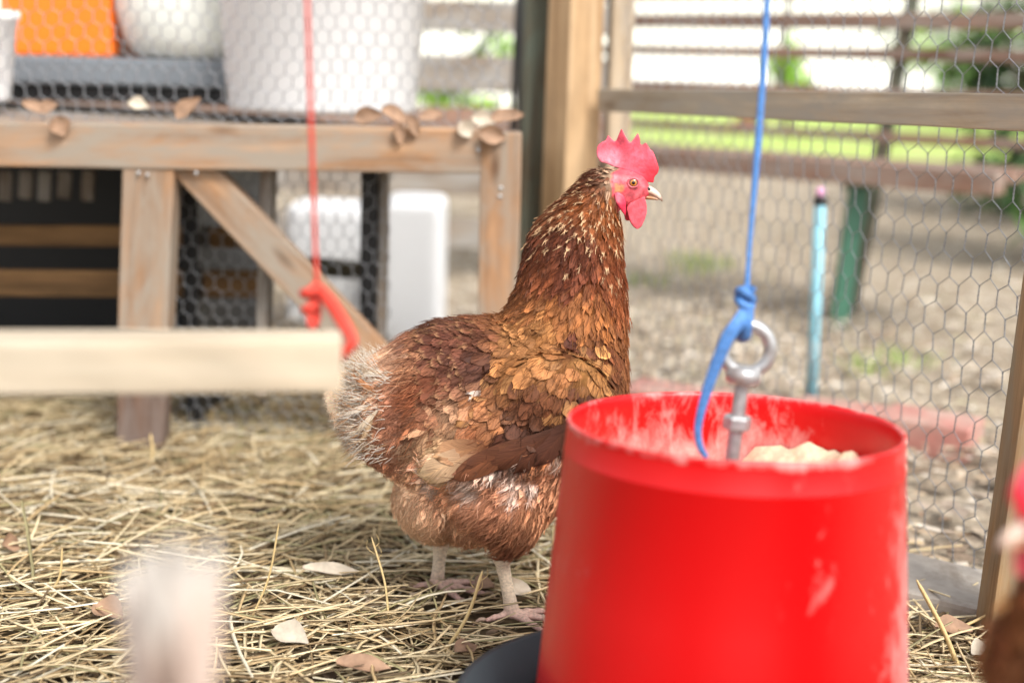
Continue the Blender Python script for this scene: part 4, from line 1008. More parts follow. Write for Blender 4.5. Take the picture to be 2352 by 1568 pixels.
def build_body():
    bm = bmesh.new()
    loft(bm, [hsec_v(u, a, b, w_) for u, a, b, w_ in (
        (778, 880, 945, .012), (805, 856, 990, .022), (850, 832, 1045, .034), (890, 806, 1070, .046), (940, 770, 1100, .057), (1000, 742, 1160, .066), (1070, 735, 1200, .073),
        (1150, 730, 1215, .077), (1240, 726, 1190, .077), (1320, 724, 1120, .070), (1385, 735, 1040, .058), (1420, 760, 970, .040), (1434, 810, 900, .018))], 28)
    loft(bm, [hsec_h(v, a, b, w_) for v, a, b, w_ in (
        (860, 1190, 1428, .055), (790, 1160, 1434, .057), (740, 1150, 1436, .054), (700, 1174, 1436, .050), (650, 1193, 1432, .045), (600, 1205, 1426, .041), (550, 1216, 1424, .036), (510, 1238, 1420, .031), (470, 1280, 1417, .026), (430, 1322, 1425, .020), (405, 1345, 1430, .015), (392, 1370, 1425, .010))], 26, 2.0)
    # head
    for (u, v, ru, rv, w_) in ((1415, 402, 30, 18, .0105), (1432, 425, 38, 40, .0145), (1458, 430, 34, 34, .0125), (1440, 455, 34, 24, .0115), (1475, 440, 22, 22, .0085)):
        x, z = hl(u, v); ell(bm, (x, 0, z), (ru / 2634, w_, rv / 2634))
    # thighs
    loft(bm, [hsec_h(v, a, b, w_, y) for v, a, b, w_, y in ((1020, 1030, 1300, .036, -.034), (1090, 1010, 1280, .040, -.036), (1150, 1020, 1268, .038, -.037), (1190, 1055, 1250, .032, -.037), (1225, 1105, 1228, .024, -.036), (1252, 1130, 1204, .015, -.035), (1268, 1140, 1182, .009, -.034))], 22, 2.0)
    loft(bm, [hsec_h(v, a, b, w_, y) for v, a, b, w_, y in ((1040, 930, 1160, .036, .034), (1100, 920, 1140, .038, .036), (1150, 935, 1100, .034, .036), (1190, 955, 1070, .026, .036), (1220, 978, 1045, .015, .035), (1236, 990, 1030, .009, .034))], 22, 2.0)
    # lower fluff
    x, z = hl(1005, 1130); ell(bm, (x, 0, z), (.036, .050, .038))
    x, z = hl(1090, 1175); ell(bm, (x, 0, z), (.036, .044, .026))
    # folded wings, a swelling on each side
    for s in (-1, 1):
        for (u, v, ru, rv, y, w_) in ((1265, 890, 140, 120, .066, .022), (1190, 960, 150, 85, .070, .018), (1090, 1020, 115, 45, .070, .013)):
            x, z = hl(u, v); ell(bm, (x, s * y, z), (ru / 2634, w_, rv / 2634))
    me = remesh(bm, 0.0034, 8, 0.5)
    return me
HB = build_body()
HBV = mesh_np(HB)
def poly_tris(me):
    me.calc_loop_triangles(); T = np.zeros(len(me.loop_triangles) * 3, np.int32); me.loop_triangles.foreach_get('vertices', T); return T.reshape(-1, 3)
HBT = poly_tris(HB)
HBN = np.zeros(len(HB.vertices) * 3, np.float32); HB.vertices.foreach_get('normal', HBN); HBN = HBN.reshape(-1, 3).astype(float)
FACE_POLY = np.array([(1408, 398), (1425, 385), (1462, 384), (1500, 405), (1505, 470), (1445, 492), (1432, 515), (1424, 500), (1412, 470), (1404, 430)], float)
def in_poly(uv, poly):
    x, y = uv[:, 0], uv[:, 1]; r = np.zeros(len(x), bool); j = len(poly) - 1
    for i in range(len(poly)):
        xi, yi = poly[i]; xj, yj = poly[j]
        r ^= ((yi > y) != (yj > y)) & (x < (xj - xi) * (y - yi) / (yj - yi + 1e-9) + xi); j = i
    return r
def set_col(me, c):
    c4 = np.ones((len(me.vertices), 4), np.float32); c4[:, :3] = c
    a = me.color_attributes.new('Col', 'FLOAT_COLOR', 'POINT'); a.data.foreach_set('color', c4.ravel())
uvb = huv(HBV); rs0 = np.random.default_rng(3)
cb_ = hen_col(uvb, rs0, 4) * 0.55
fm = in_poly(uvb, FACE_POLY)
skin_c = lin((216, 82, 96)); 
_nz = np.array([0.5 + 0.6 * mnoise.noise(tuple(a_ * 170)) + 0.35 * mnoise.noise(tuple(a_ * 480)) for a_ in HBV[fm]])[:, None]
cb_[fm] = lin((186, 50, 66)) * (1 - np.clip(_nz, 0, 1)) + lin((224, 112, 120)) * np.clip(_nz, 0, 1)
ear = np.exp(-(((uvb[:, 0] - 1422) / 12) ** 2 + ((uvb[:, 1] - 430) / 10) ** 2))
cb_ = np.where((fm & (ear > 0.4))[:, None], lin((188, 134, 92)), cb_)
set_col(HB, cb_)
HB.materials.append(M['under'])
HB.materials.append(M['skin'])
pm = np.zeros(len(HB.polygons), np.int32)
pc_ = np.zeros(len(HB.polygons) * 3, np.float32); HB.polygons.foreach_get('center', pc_); pm[in_poly(huv(pc_.reshape(-1, 3)), FACE_POLY)] = 1
HB.polygons.foreach_set('material_index', pm); HB.polygons.foreach_set('use_smooth', np.ones(len(HB.polygons), bool))

def sample_surface(n, rs):
    a, b, c = HBV[HBT[:, 0]], HBV[HBT[:, 1]], HBV[HBT[:, 2]]
    ar = np.linalg.norm(np.cross(b - a, c - a), axis=1); ar /= ar.sum()
    k = rs.choice(len(HBT), n, p=ar); r1, r2 = np.sqrt(rs.random(n)), rs.random(n)
    w0, w1, w2 = (1 - r1)[:, None], (r1 * (1 - r2))[:, None], (r1 * r2)[:, None]
    p = a[k] * w0 + b[k] * w1 + c[k] * w2
    nn = HBN[HBT[k, 0]] * w0 + HBN[HBT[k, 1]] * w1 + HBN[HBT[k, 2]] * w2
    nn /= np.linalg.norm(nn, axis=1, keepdims=True)
    return p, nn
def poisson(p, rad):
    cell = rad.max(); grid = {}; keep = []
    for i in range(len(p)):
        q = p[i]; r = rad[i]; key = (int(q[0] // cell), int(q[1] // cell), int(q[2] // cell)); ok = True
        for dx in (-1, 0, 1):
            for dy in (-1, 0, 1):
                for dz in (-1, 0, 1):
                    for j in grid.get((key[0] + dx, key[1] + dy, key[2] + dz), ()):
                        e = p[j] - q
                        if e[0] * e[0] + e[1] * e[1] + e[2] * e[2] < r * r: ok = False; break
                    if not ok: break
                if not ok: break
            if not ok: break
        if ok: grid.setdefault(key, []).append(i); keep.append(i)
    return np.array(keep)
TF = np.array([0.0, 0.3, 0.6, 0.80, 0.925, 1.0]); SF = np.array([-1, -0.5, 0, 0.5, 1.0])
HBVH = BVHTree.FromPolygons([tuple(v) for v in HBV], [tuple(int(i) for i in t) for t in HBT])
def feather_geo(p, n, d, L, W, lift0, lift1, c_root, c_mid, c_tip, rs, curl=0.0, point=0.5, droop=0.3, hug=False):
    """vectorised feathers lying on a surface: p root, n normal, d direction"""
    Nn = len(p)
    d = d - n * (d * n).sum(1, keepdims=True); d /= np.linalg.norm(d, axis=1, keepdims=True) + 1e-9
    s = np.cross(n, d)
    if hug:                                            # let the shaft follow the body instead of sticking out straight
        SP = np.zeros((Nn, 6, 3)); SN = np.zeros((Nn, 6, 3)); SS = np.zeros((Nn, 6, 3))
        for i in range(Nn):
            q = Vector(p[i]); dd = Vector(d[i]); nn_ = Vector(n[i])
            for k in range(6):
                if k:
                    q2 = q + dd * (float(L[i]) * (TF[k] - TF[k - 1]))
                    hit = HBVH.find_nearest(q2)
                    n2_ = (nn_ * 0.45 + hit[1] * 0.55).normalized()
                    q = q2 * 0.12 + hit[0] * 0.88
                    dd = (dd - n2_ * dd.dot(n2_)).normalized(); nn_ = n2_
                SP[i, k] = q; SN[i, k] = nn_; SS[i, k] = nn_.cross(dd)
    wprof = np.array([0.35, 0.85, 1.0, 0.86, 0.60, 0.10]) * (1 - point) + np.array([0.4, 0.9, 0.95, 0.66, 0.38, 0.05]) * point
    T = TF[None, :, None]; S = SF[None, None, :]
    wv = wprof[None, :, None] * (1 + rs.normal(0, 0.035, (Nn, 6, 5))) * np.ones((Nn, 1, 1))
    tl = T + rs.normal(0, 0.022, (Nn, 6, 5)) * (T > 0.6) * 0.7 - 0.03 * (S ** 2) * (T > 0.7)
    X = tl * L[:, None, None]; Y = S * wv * (W / 2)[:, None, None]
    Z = lift0[:, None, None] + (lift1 - lift0)[:, None, None] * T ** 1.2 - 0.12 * (S ** 2) * wv * (W / 2)[:, None, None] + (curl * L)[:, None, None] * (T ** 2) - droop * 0.15 * L[:, None, None] * np.maximum(T - 0.5, 0) ** 2
    Y = Y + (rs.normal(0, 0.06, Nn) * L)[:, None, None] * T ** 2
    if hug:
        tl0 = (tl - T) * L[:, None, None]
        V = SP[:, :, None] + tl0[..., None] * d[:, None, None] + Y[..., None] * SS[:, :, None] + Z[..., None] * SN[:, :, None]
    else:
        V = p[:, None, None] + X[..., None] * d[:, None, None] + Y[..., None] * s[:, None, None] + Z[..., None] * n[:, None, None]
    i = np.arange(Nn * 30).reshape(Nn, 6, 5); V6 = V
    F = np.stack([i[:, :-1, :-1], i[:, :-1, 1:], i[:, 1:, 1:], i[:, 1:, :-1]], -1).reshape(-1, 4)
    tt = np.broadcast_to(T, (Nn, 6, 5))
    kf = 0.84 if point == 0.55 else 0.80
    k1 = smooth(0.05, 0.5, tt)[..., None]; k2 = smooth(kf, 0.97, tt)[..., None]
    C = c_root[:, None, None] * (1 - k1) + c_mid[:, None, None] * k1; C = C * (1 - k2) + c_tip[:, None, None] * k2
    if hug: fray(V6, C, rs, 3 if point < 0.1 else 6, L * (0.55 if point < 0.1 else 1.0), [2, 3, 3, 3] if point == 0.55 else [2, 3, 4, 5, 5])
    fuv = np.stack([np.broadcast_to(T, (Nn, 6, 5)), np.broadcast_to(S, (Nn, 6, 5)), np.broadcast_to(rs.random(Nn)[:, None, None] * 100, (Nn, 6, 5))], -1)
    return V.reshape(-1, 3), F, C.reshape(-1, 3), fuv.reshape(-1, 3)
FRAY = []
def fray(V, C, rs, per, ln, rows=(2, 3, 4, 5, 5)):
    Nn = len(V); i = np.repeat(np.arange(Nn), per); m_ = len(i)
    r = rs.choice(rows, m_); c = rs.integers(0, 5, m_)
    b = V[i, r, c]; ax = V[i, 5, 2] - V[i, 3, 2]; ax /= np.linalg.norm(ax, axis=1, keepdims=True) + 1e-9
    sd = V[i, 3, 4] - V[i, 3, 0]; sd /= np.linalg.norm(sd, axis=1, keepdims=True) + 1e-9
    nr = np.cross(ax, sd)
    d = ax + sd * (SF[c] * rs.uniform(0.1, 0.9, m_))[:, None] + nr * rs.normal(0, .12, m_)[:, None]
    L_ = ln[i] * rs.uniform(0.10, 0.24, m_)
    t = np.linspace(-0.5, 1, 3)
    p = b[:, None] + (L_[:, None] * t)[..., None] * d[:, None]
    FRAY.append((p, C[i, r, c] * rs.uniform(0.8, 1.2, (m_, 1)), nr))
class Pile:
    def __init__(s): s.V, s.F, s.C, s.U, s.o = [], [], [], [], 0
    def add(s, g):
        V, F, C, U = g; s.V.append(V); s.F.append(F + s.o); s.C.append(C); s.U.append(U); s.o += len(V)
    def data(s): return np.vstack(s.V), np.vstack(s.F), np.vstack(s.C), np.vstack(s.U)
SEAM = [(1400, 760), (1330, 735), (1250, 735)]
def plumage():
    rs = np.random.default_rng(17)
    p, n = sample_surface(60000, rs); uv = huv(p)
    ok = ~in_poly(uv, FACE_POLY); p, n, uv = p[ok], n[ok], uv[ok]
    v, u = uv[:, 1], uv[:, 0]
    # regions
    neck = (v < 720) & (u > 1120) & ~((u < 1200) & (v > 690))
    tfl = smooth(380, 700, v)
    thigh = ((v > 1072 - 0.22 * (u - 960)) & (u > 930)) | ((v > 1090) & (u > 850))
    wing = (~neck) & (~thigh) & (u > 1100) & (v > 770 - 0.1 * (u - 1300)) & (u < 1410) & (np.abs(p[:, 1]) > 0.02)
    tailr = (~neck) & (~thigh) & (u < 950 + 0.35 * (v - 860)) & (v > 815)
    L = np.full(len(p), .021); W = np.full(len(p), .0125); sp = np.full(len(p), .0060); pt = np.full(len(p), .25)
    L = np.where(neck, .013 + .013 * tfl, L); W = np.where(neck, .0032 + .0056 * tfl, W); sp = np.where(neck, .0027 + .0025 * tfl, sp); pt = np.where(neck, .55, pt)
    L = np.where(wing, .025, L); W = np.where(wing, .0152, W); sp = np.where(wing, .0067, sp); pt = np.where(wing, .0, pt)
    L = np.where(tailr, .030, L); W = np.where(tailr, .0075, W); sp = np.where(tailr, .0042, sp); pt = np.where(tailr, .7, pt)
    L = np.where(thigh, .024, L); W = np.where(thigh, .0062, W); sp = np.where(thigh, .0034, sp); pt = np.where(thigh, .8, pt)
    hd = (v < 420) & neck; L = np.where(hd, .009, L); W = np.where(hd, .0034, W); sp = np.where(hd, .0022, sp)
    k = poisson(p, sp)
    p, n, uv, L, W, neck, wing, thigh, tailr, pt = (a[k] for a in (p, n, uv, L, W, neck, wing, thigh, tailr, pt))
    Nn = len(p); print('feathers', Nn)
    d = hen_dir(uv) + rs.normal(0, 0.06, (Nn, 3))
    d = np.where(thigh[:, None], d + rs.normal(0, 0.12, (Nn, 3)), d)
    uvt = huv(p + d / np.linalg.norm(d, axis=1, keepdims=True) * (L * 0.6)[:, None])
    L = L * rs.uniform(0.8, 1.2, Nn); W = W * rs.uniform(0.85, 1.2, Nn)
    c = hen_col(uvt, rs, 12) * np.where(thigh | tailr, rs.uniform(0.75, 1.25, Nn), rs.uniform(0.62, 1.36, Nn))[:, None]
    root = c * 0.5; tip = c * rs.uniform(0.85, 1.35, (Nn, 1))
    # pale flecks at the tips of the upper hackle
    fl = neck & (uv[:, 1] < 640) & (uv[:, 1] > 405) & (uv[:, 0] < 1432) & (rs.random(Nn) < np.where(uv[:, 1] < 540, 0.75, 0.22)) & (uv[:, 1] < 560 + 0.35 * (uv[:, 0] - 1200))
    tip[fl] = lin((224, 184, 142)) * rs.uniform(0.75, 1.1, (fl.sum(), 1))
    lite = neck & ~fl & (rs.random(Nn) < 0.25); tip[lite] = tip[lite] * 1.5
    gold = wing & (rs.random(Nn) < 0.16) & (uv[:, 1] < 960); c[gold] = lin((158, 112, 70)) * rs.uniform(0.8, 1.1, (gold.sum(), 1)); tip[gold] = c[gold] * 1.25
    dark = wing & (rs.random(Nn) < 0.3); tip[dark] *= 0.7; edge = wing & ~dark & (rs.random(Nn) < 0.5); tip[edge] *= 1.35
    sad = ~neck & ~wing & ~thigh & ~tailr & (uv[:, 0] < 1150); kk_ = sad & (rs.random(Nn) < 0.6); tip[kk_] = tip[kk_] * 0.5 + lin((190, 145, 105)) * 0.5
    lift0 = np.full(Nn, -0.0012); lift1 = rs.uniform(0.0014, 0.0034, Nn); lift1 = np.where(neck, rs.uniform(0.0012, 0.0040, Nn), lift1); lift1 = np.where(tailr | thigh, rs.uniform(0.002, 0.0065, Nn), lift1)
    shift = d - n * (d * n).sum(1, keepdims=True)
    out_ = {}
    for nm, msk in (('neck_feathers', neck), ('wing_feathers', wing), ('thigh_feathers', thigh), ('tail_feathers', tailr), ('body_feathers', ~(neck | wing | thigh | tailr))):
        pl = Pile(); g = [a[msk] for a in (p, n, d, L, W, lift0, lift1, root, c, tip)]
        curl = rs.normal(0.0, 0.04, msk.sum())
        q = pt[msk]
        for lo, hi in ((0, .2), (.2, .5), (.5, .68), (.68, 1)):
            mm = (q >= lo) & (q < hi)
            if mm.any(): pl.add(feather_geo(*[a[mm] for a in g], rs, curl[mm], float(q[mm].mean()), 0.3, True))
        out_[nm] = pl
    # long flight feathers of each wing, fanned along its lower edge
    for s in (-1, 1):
        tips = [(966, 1054), (985, 1028), (1010, 1004), (1050, 1034), (1085, 1028), (1130, 1024), (1175, 1012), (1220, 998), (1268, 982), (1310, 966)]
        roots = [(1092, 994), (1106, 978), (1118, 962), (1210, 955), (1235, 945), (1260, 935), (1285, 925), (1310, 915), (1335, 905), (1360, 895)]
        cols = [(222, 190, 148), (226, 198, 160), (186, 146, 108), (112, 70, 48), (100, 62, 44), (94, 58, 42), (88, 54, 40), (84, 52, 40), (84, 52, 40), (98, 62, 46)]
        for j, ((tu, tv), (ru, rv), cc) in enumerate(zip(tips, roots, cols)):
            x0, z0 = hl(ru, rv); x1, z1 = hl(tu, tv)
            y0 = s * 0.081; y1 = s * (0.083 - 0.0009 * j)
            if s > 0: y0 = 0.080
            hit = HBVH.ray_cast(Vector((x0, s * 0.3, z0)), Vector((0, -s, 0)))
            y0 = hit[0].y if hit[0] else y0
            h2 = HBVH.ray_cast(Vector((x1, s * 0.3, z1)), Vector((0, -s, 0))); y1 = h2[0].y if h2[0] else y0 * 0.9
            P0 = np.array((x0, y0, z0)); D = np.array((x1, y1, z1)) - P0; Ln = np.linalg.norm(D)
            nn = np.array((0, s, 0.0)); cc_ = lin(cc)
            rc = cc_ * 0.5 if j > 2 else lin((120, 76, 52))
            pl = out_['wing_feathers']
            pl.add(feather_geo(P0[None], nn[None], (D / Ln)[None], np.array([Ln]), np.array([.021 if j > 2 else .024]), np.array([0.0035 + 0.0006 * (j % 2)]), np.array([0.0080 - 0.0003 * j]), rc[None], ((cc_ + rc) / 2 if j < 3 else cc_)[None], cc_[None] * (1.0 if j < 3 else 0.8), rs, np.array([0.0]), 0.05, 0.1, True))
    # tail fan
    pl = out_['tail_feathers']
    for j in range(40):
        f = rs.random(); lat = rs.normal(0, 0.020)
        ru, rv = 905 - 40 * rs.random() - 25 * f, 838 + 125 * f; tu = 826 + 26 * abs(f - 0.5) * 2 + rs.normal(0, 6) + 600 * abs(lat); tv = 832 + 170 * f + rs.normal(0, 9)
        x0, z0 = hl(ru, rv); x1, z1 = hl(tu, tv); P0 = np.array((x0, lat * 1.7, z0)); D = np.array((x1, lat * 1.0, z1)) - P0; Ln = np.linalg.norm(D)
        sg = -1 if lat < 0 else 1
        nn = np.array((0.1, sg * 1.0, 0.6 * (0.5 - f))); nn /= np.linalg.norm(nn)
        cc = lin([(224, 206, 182), (210, 180, 146), (196, 150, 112), (176, 124, 86), (232, 220, 204)][rs.integers(0, 5)]) * rs.uniform(0.8, 1.1)
        pl.add(feather_geo(P0[None], nn[None], (D / Ln)[None], np.array([Ln]), np.array([.0050]), np.array([0.0]), np.array([0.003]), (cc * 0.6)[None], cc[None], (cc * 1.05)[None], rs, np.array([rs.normal(0, .12)]), 0.7, 0.2))
        if True:
            V6 = pl.V[-1].reshape(1, 6, 5, 3); fray(V6, pl.C[-1].reshape(1, 6, 5, 3), rs, 26, np.array([Ln * 1.1]))
    # frayed barbs along the tail edge
    nb_ = 16000; f = rs.random(nb_); lat = rs.normal(0, 0.016, nb_)
    u0 = 786 + 30 * np.abs(f - .5) * 2 + 90 * rs.random(nb_) + 500 * np.abs(lat); v0 = 830 + 190 * f
    Q = np.array([(*hl(a_, b_),) for a_, b_ in zip(u0, v0)]); base = np.stack([Q[:, 0], lat * 1.2, Q[:, 1]], -1)
    dd = np.stack([-np.ones(nb_), lat * 8 + rs.normal(0, .25, nb_), (0.45 - f) * 0.9 + rs.normal(0, .3, nb_)], -1); dd /= np.linalg.norm(dd, axis=1, keepdims=True)
    LL = rs.uniform(.005, .015, nb_); t5 = np.linspace(0, 1, 5); bend = rs.normal(0, .004, (nb_, 3))
    q = base[:, None] + (LL[:, None] * t5)[..., None] * dd[:, None] + (t5 ** 2)[None, :, None] * bend[:, None]
    V, F = tubes(q, np.full((nb_, 1), .0003) * np.array([1, 1, .9, .7, .25])[None], 3)
    cc = np.array([lin((232, 216, 194)), lin((206, 162, 122)), lin((242, 234, 222)), lin((170, 116, 78))])[rs.choice(4, nb_, p=[.38, .20, .34, .08])]
    pl.add((V, F, np.repeat(cc, 15, 0), np.tile(np.array([[0.5, 0.5, 0.0]]), (len(V), 1))))
    # white tuft between back and wing
    x, z = hl(1078, 860)
    for j in range(2):
        pl2 = out_['body_feathers']; P0 = np.array((x + 0.012, -0.0705 - 0.001 * j, z + rs.normal(0, .002) + 0.002))
        pl2.add(feather_geo(P0[None], np.array([(0, -1.0, 0.2)]), np.array([(-0.9, 0, -0.35 + rs.normal(0, .2))]), np.array([.011]), np.array([.0035]), np.array([0.001]), np.array([0.004]), lin((170, 150, 138))[None], lin((196, 182, 172))[None], lin((204, 192, 184))[None], rs, np.array([0.0]), 0.7, 0.3, True))
    # loose barbs and down
    p, n = sample_surface(90000, rs); uv = huv(p); u, v = uv[:, 0], uv[:, 1]
    pr = np.full(len(p), 0.10)
    pr = np.where((v > 1085 - 0.22 * (u - 960)) & (u > 850), 0.6, pr); pr = np.where((u < 960) & (v > 820), 0.75, pr)
    pr = np.where((u < 1120) & (v > 1150), 0.9, pr); pr = np.where((v < 720) & (u > 1120), 0.22, pr)
    ok = (rs.random(len(p)) < pr) & ~in_poly(uv, FACE_POLY) & ~((v < 430) & (u > 1380)); p, n, uv, u, v = p[ok], n[ok], uv[ok], u[ok], v[ok]
    d = hen_dir(uv) + rs.normal(0, 0.22, (len(p), 3)); d = d - n * (d * n).sum(1, keepdims=True); d /= np.linalg.norm(d, axis=1, keepdims=True)
    Ln = rs.uniform(.007, .016, len(p)) * np.where((u < 960) | (v > 1150), 1.35, 1.0) * np.where(v < 720, 0.7, 1.0) * np.where(v > 1225, 0.6, 1.0)
    S = 5; t = np.linspace(0, 1, S)
    lf_ = rs.uniform(0.1, 0.45, len(p)) * Ln
    sd_ = np.cross(n, d); bd = rs.normal(0, 0.25, len(p)) * Ln
    base = p + n * 0.0022
    q = base[:, None] + (Ln[:, None] * t)[..., None] * d[:, None] + (lf_[:, None] * (t - 0.55 * t ** 2))[..., None] * n[:, None] + (bd[:, None] * t ** 2)[..., None] * sd_[:, None]
    V, F = tubes(q, np.full((len(p), 1), .00028) * np.array([1, 1, 0.9, 0.7, 0.25])[None], 3)
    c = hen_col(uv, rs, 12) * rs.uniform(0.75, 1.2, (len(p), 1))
    pl = Pile(); pl.add((V, F, np.repeat(c, S * 3, 0), np.tile(np.array([[0.5, 0.5, 0.0]]), (len(V), 1))))
    p_ = np.concatenate([a[0] for a in FRAY]); c_ = np.concatenate([a[1] for a in FRAY])
    V, F = tubes(p_, np.full((len(p_), 1), .00034) * np.array([1, .9, .3])[None], 2, ref=(0, 1, 0.2))
    pf_ = Pile(); pf_.add((V, F, np.repeat(c_, 6, 0), np.tile(np.array([[0.5, 0.5, 0.0]]), (len(V), 1))))
    out_['feather_barbs'] = pf_; print('fray', len(p_))
    out_['down'] = pl
    print('barbs', len(p))
    return {k: v.data() for k, v in out_.items()}
PL = plumage()

def flesh(name, polys, thick, vox, colf, sm=4):
    """solid fleshy shape from outline(s) in picture coordinates; polys = [(outline, ycentre, thickness)]"""
    bm = bmesh.new()
    for pts, yc, th in polys:
        q = [hl(u, v) for u, v in pts]
        A = [bm.verts.new((x, yc - th / 2, z)) for x, z in q]; B = [bm.verts.new((x, yc + th / 2, z)) for x, z in q]
        bm.faces.new(A); bm.faces.new(B[::-1])
        for k in range(len(q)): k2 = (k + 1) % len(q); bm.faces.new((A[k], A[k2], B[k2], B[k]))
    bmesh.ops.triangulate(bm, faces=[f for f in bm.faces if len(f.verts) > 4])
    return remesh(bm, vox, sm, 0.5)
def zc(pts): return [(1263.3 + a * .2014, 258.4 + b * .2014) for a, b in pts]
COMB = zc([(528, 440), (545, 375), (600, 332), (640, 318), (663, 255), (700, 300), (752, 342), (772, 285), (815, 178), (850, 258), (905, 350), (935, 325), (1002, 232), (1026, 300), (1032, 385), (1060, 368), (1095, 342), (1128, 392), (1142, 430), (1168, 432), (1195, 490), (1226, 580), (1242, 640), (1226, 692), (1188, 735), (1180, 800), (1100, 790), (1000, 740), (900, 680), (800, 640), (720, 620), (650, 585), (575, 566), (536, 505)])
WAT = zc([(860, 1080), (900, 1020), (1000, 975), (1070, 940), (1092, 1040), (1097, 1120), (1072, 1210), (1032, 1292), (985, 1322), (940, 1292), (905, 1240), (880, 1160)])
WAT2 = zc([(850, 1060), (930, 1030), (960, 1040), (960, 1140), (930, 1230), (890, 1248), (860, 1230), (846, 1140)])
LOBE = zc([(716, 905), (760, 890), (825, 925), (852, 985), (852, 1085), (846, 1165), (790, 1090), (735, 1010)])
def flesh_obj():
    out_ = {}
    me = flesh('comb', [(COMB, 0.0, .0062)], .006, .0008, None, 5)
    V = mesh_np(me); uv = huv(V)
    # slight sideways folds, thinner towards the points
    k = smooth(405, 310, uv[:, 1]); V[:, 1] = V[:, 1] * (1 - 0.5 * k) + 0.0022 * np.sin((uv[:, 0] - 1370) * 0.06) * k - 0.0015 * k * np.sin(uv[:, 0] * .11)
    me.vertices.foreach_set('co', V.astype(np.float32).ravel())
    nz = np.array([mnoise.noise((a[0] * 90, a[1] * 30, a[2] * 90)) + 0.5 * mnoise.noise((a[0] * 260, 0, a[2] * 260)) for a in V])
    bl_ = smooth(1470, 1400, uv[:, 0]) * smooth(335, 365, uv[:, 1])
    c = lin((220, 80, 98)) * (1 + 0.45 * nz[:, None]); fr = smooth(1455, 1500, uv[:, 0]) * smooth(350, 395, uv[:, 1]); c = c * (1 - fr[:, None]) + lin((206, 40, 56)) * fr[:, None]; c = c * (1 - 0.55 * bl_[:, None]) + lin((226, 152, 168)) * 0.55 * bl_[:, None]
    c = c * (1 - 0.4 * (smooth(0.1, 0.7, nz) * bl_)[:, None]) + lin((236, 190, 196)) * (0.4 * smooth(0.1, 0.7, nz) * bl_)[:, None]
    set_col(me, c); out_['comb'] = me
    me = flesh('wattle', [(WAT, -0.0075, .0042)], .004, .0008, None, 6); V = mesh_np(me)
    nz = np.array([mnoise.noise(tuple(a * 150)) for a in V]); set_col(me, lin((226, 88, 100)) * (1 + 0.2 * nz[:, None])); out_['wattle'] = me
    me = flesh('wattle', [(WAT2, 0.006, .004)], .004, .0008, None, 6); V = mesh_np(me); set_col(me, np.tile(lin((206, 46, 60)), (len(V), 1))); out_['wattle2'] = me
    for nm, yy in (('lobe_n', -.0135), ('lobe_f', .0135)):
        me = flesh('earlobe', [(LOBE, yy, .0045)], .004, .0008, None, 5); V = mesh_np(me); uv = huv(V)
        k = np.exp(-(((uv[:, 0] - 1420) / 9) ** 2 + ((uv[:, 1] - 455) / 11) ** 2))
        set_col(me, lin((206, 40, 70)) * (1 - .45 * k[:, None]) + lin((226, 180, 196)) * .45 * k[:, None]); out_[nm] = me
    # beak: two mandibles
    def mandible(secs, cols):
        bm = bmesh.new(); S = []
        for (u, vt, vb, w_) in secs: S.append(hsec_v(u, vt, vb, w_))
        loft(bm, S, 14, 2.0); me = remesh(bm, .0007, 3, .5); V = mesh_np(me); uv = huv(V)
        t = np.clip((uv[:, 0] - 1480) / 42, 0, 1)[:, None]
        lo = smooth(0, 1, (uv[:, 1] - (430 + 28 * t[:, 0])) / 14)[:, None]
        c = lin((224, 196, 178)) * (1 - lo) + lin((172, 122, 84)) * lo
        tp = smooth(0.8, 1.0, t[:, 0])[:, None]; c = c * (1 - tp) + lin((138, 112, 98)) * tp
        set_col(me, c); return me
    out_['upper_beak'] = mandible([(1480, 424, 446, .0058), (1488, 425, 447, .0056), (1496, 428, 449, .0050), (1504, 433, 453, .0042), (1511, 439, 457, .0034), (1517, 446, 461, .0024), (1521, 453, 464, .0014), (1522.5, 459, 465, .0008)], None)
    out_['lower_beak'] = mandible([(1478, 444, 458, .0048), (1488, 447, 459, .0044), (1498, 450, 459, .0036), (1507, 453, 460, .0026), (1513, 456, 461, .0014)], None)
    # nostril bump handled by the skin; legs
    return out_
FL = flesh_obj()

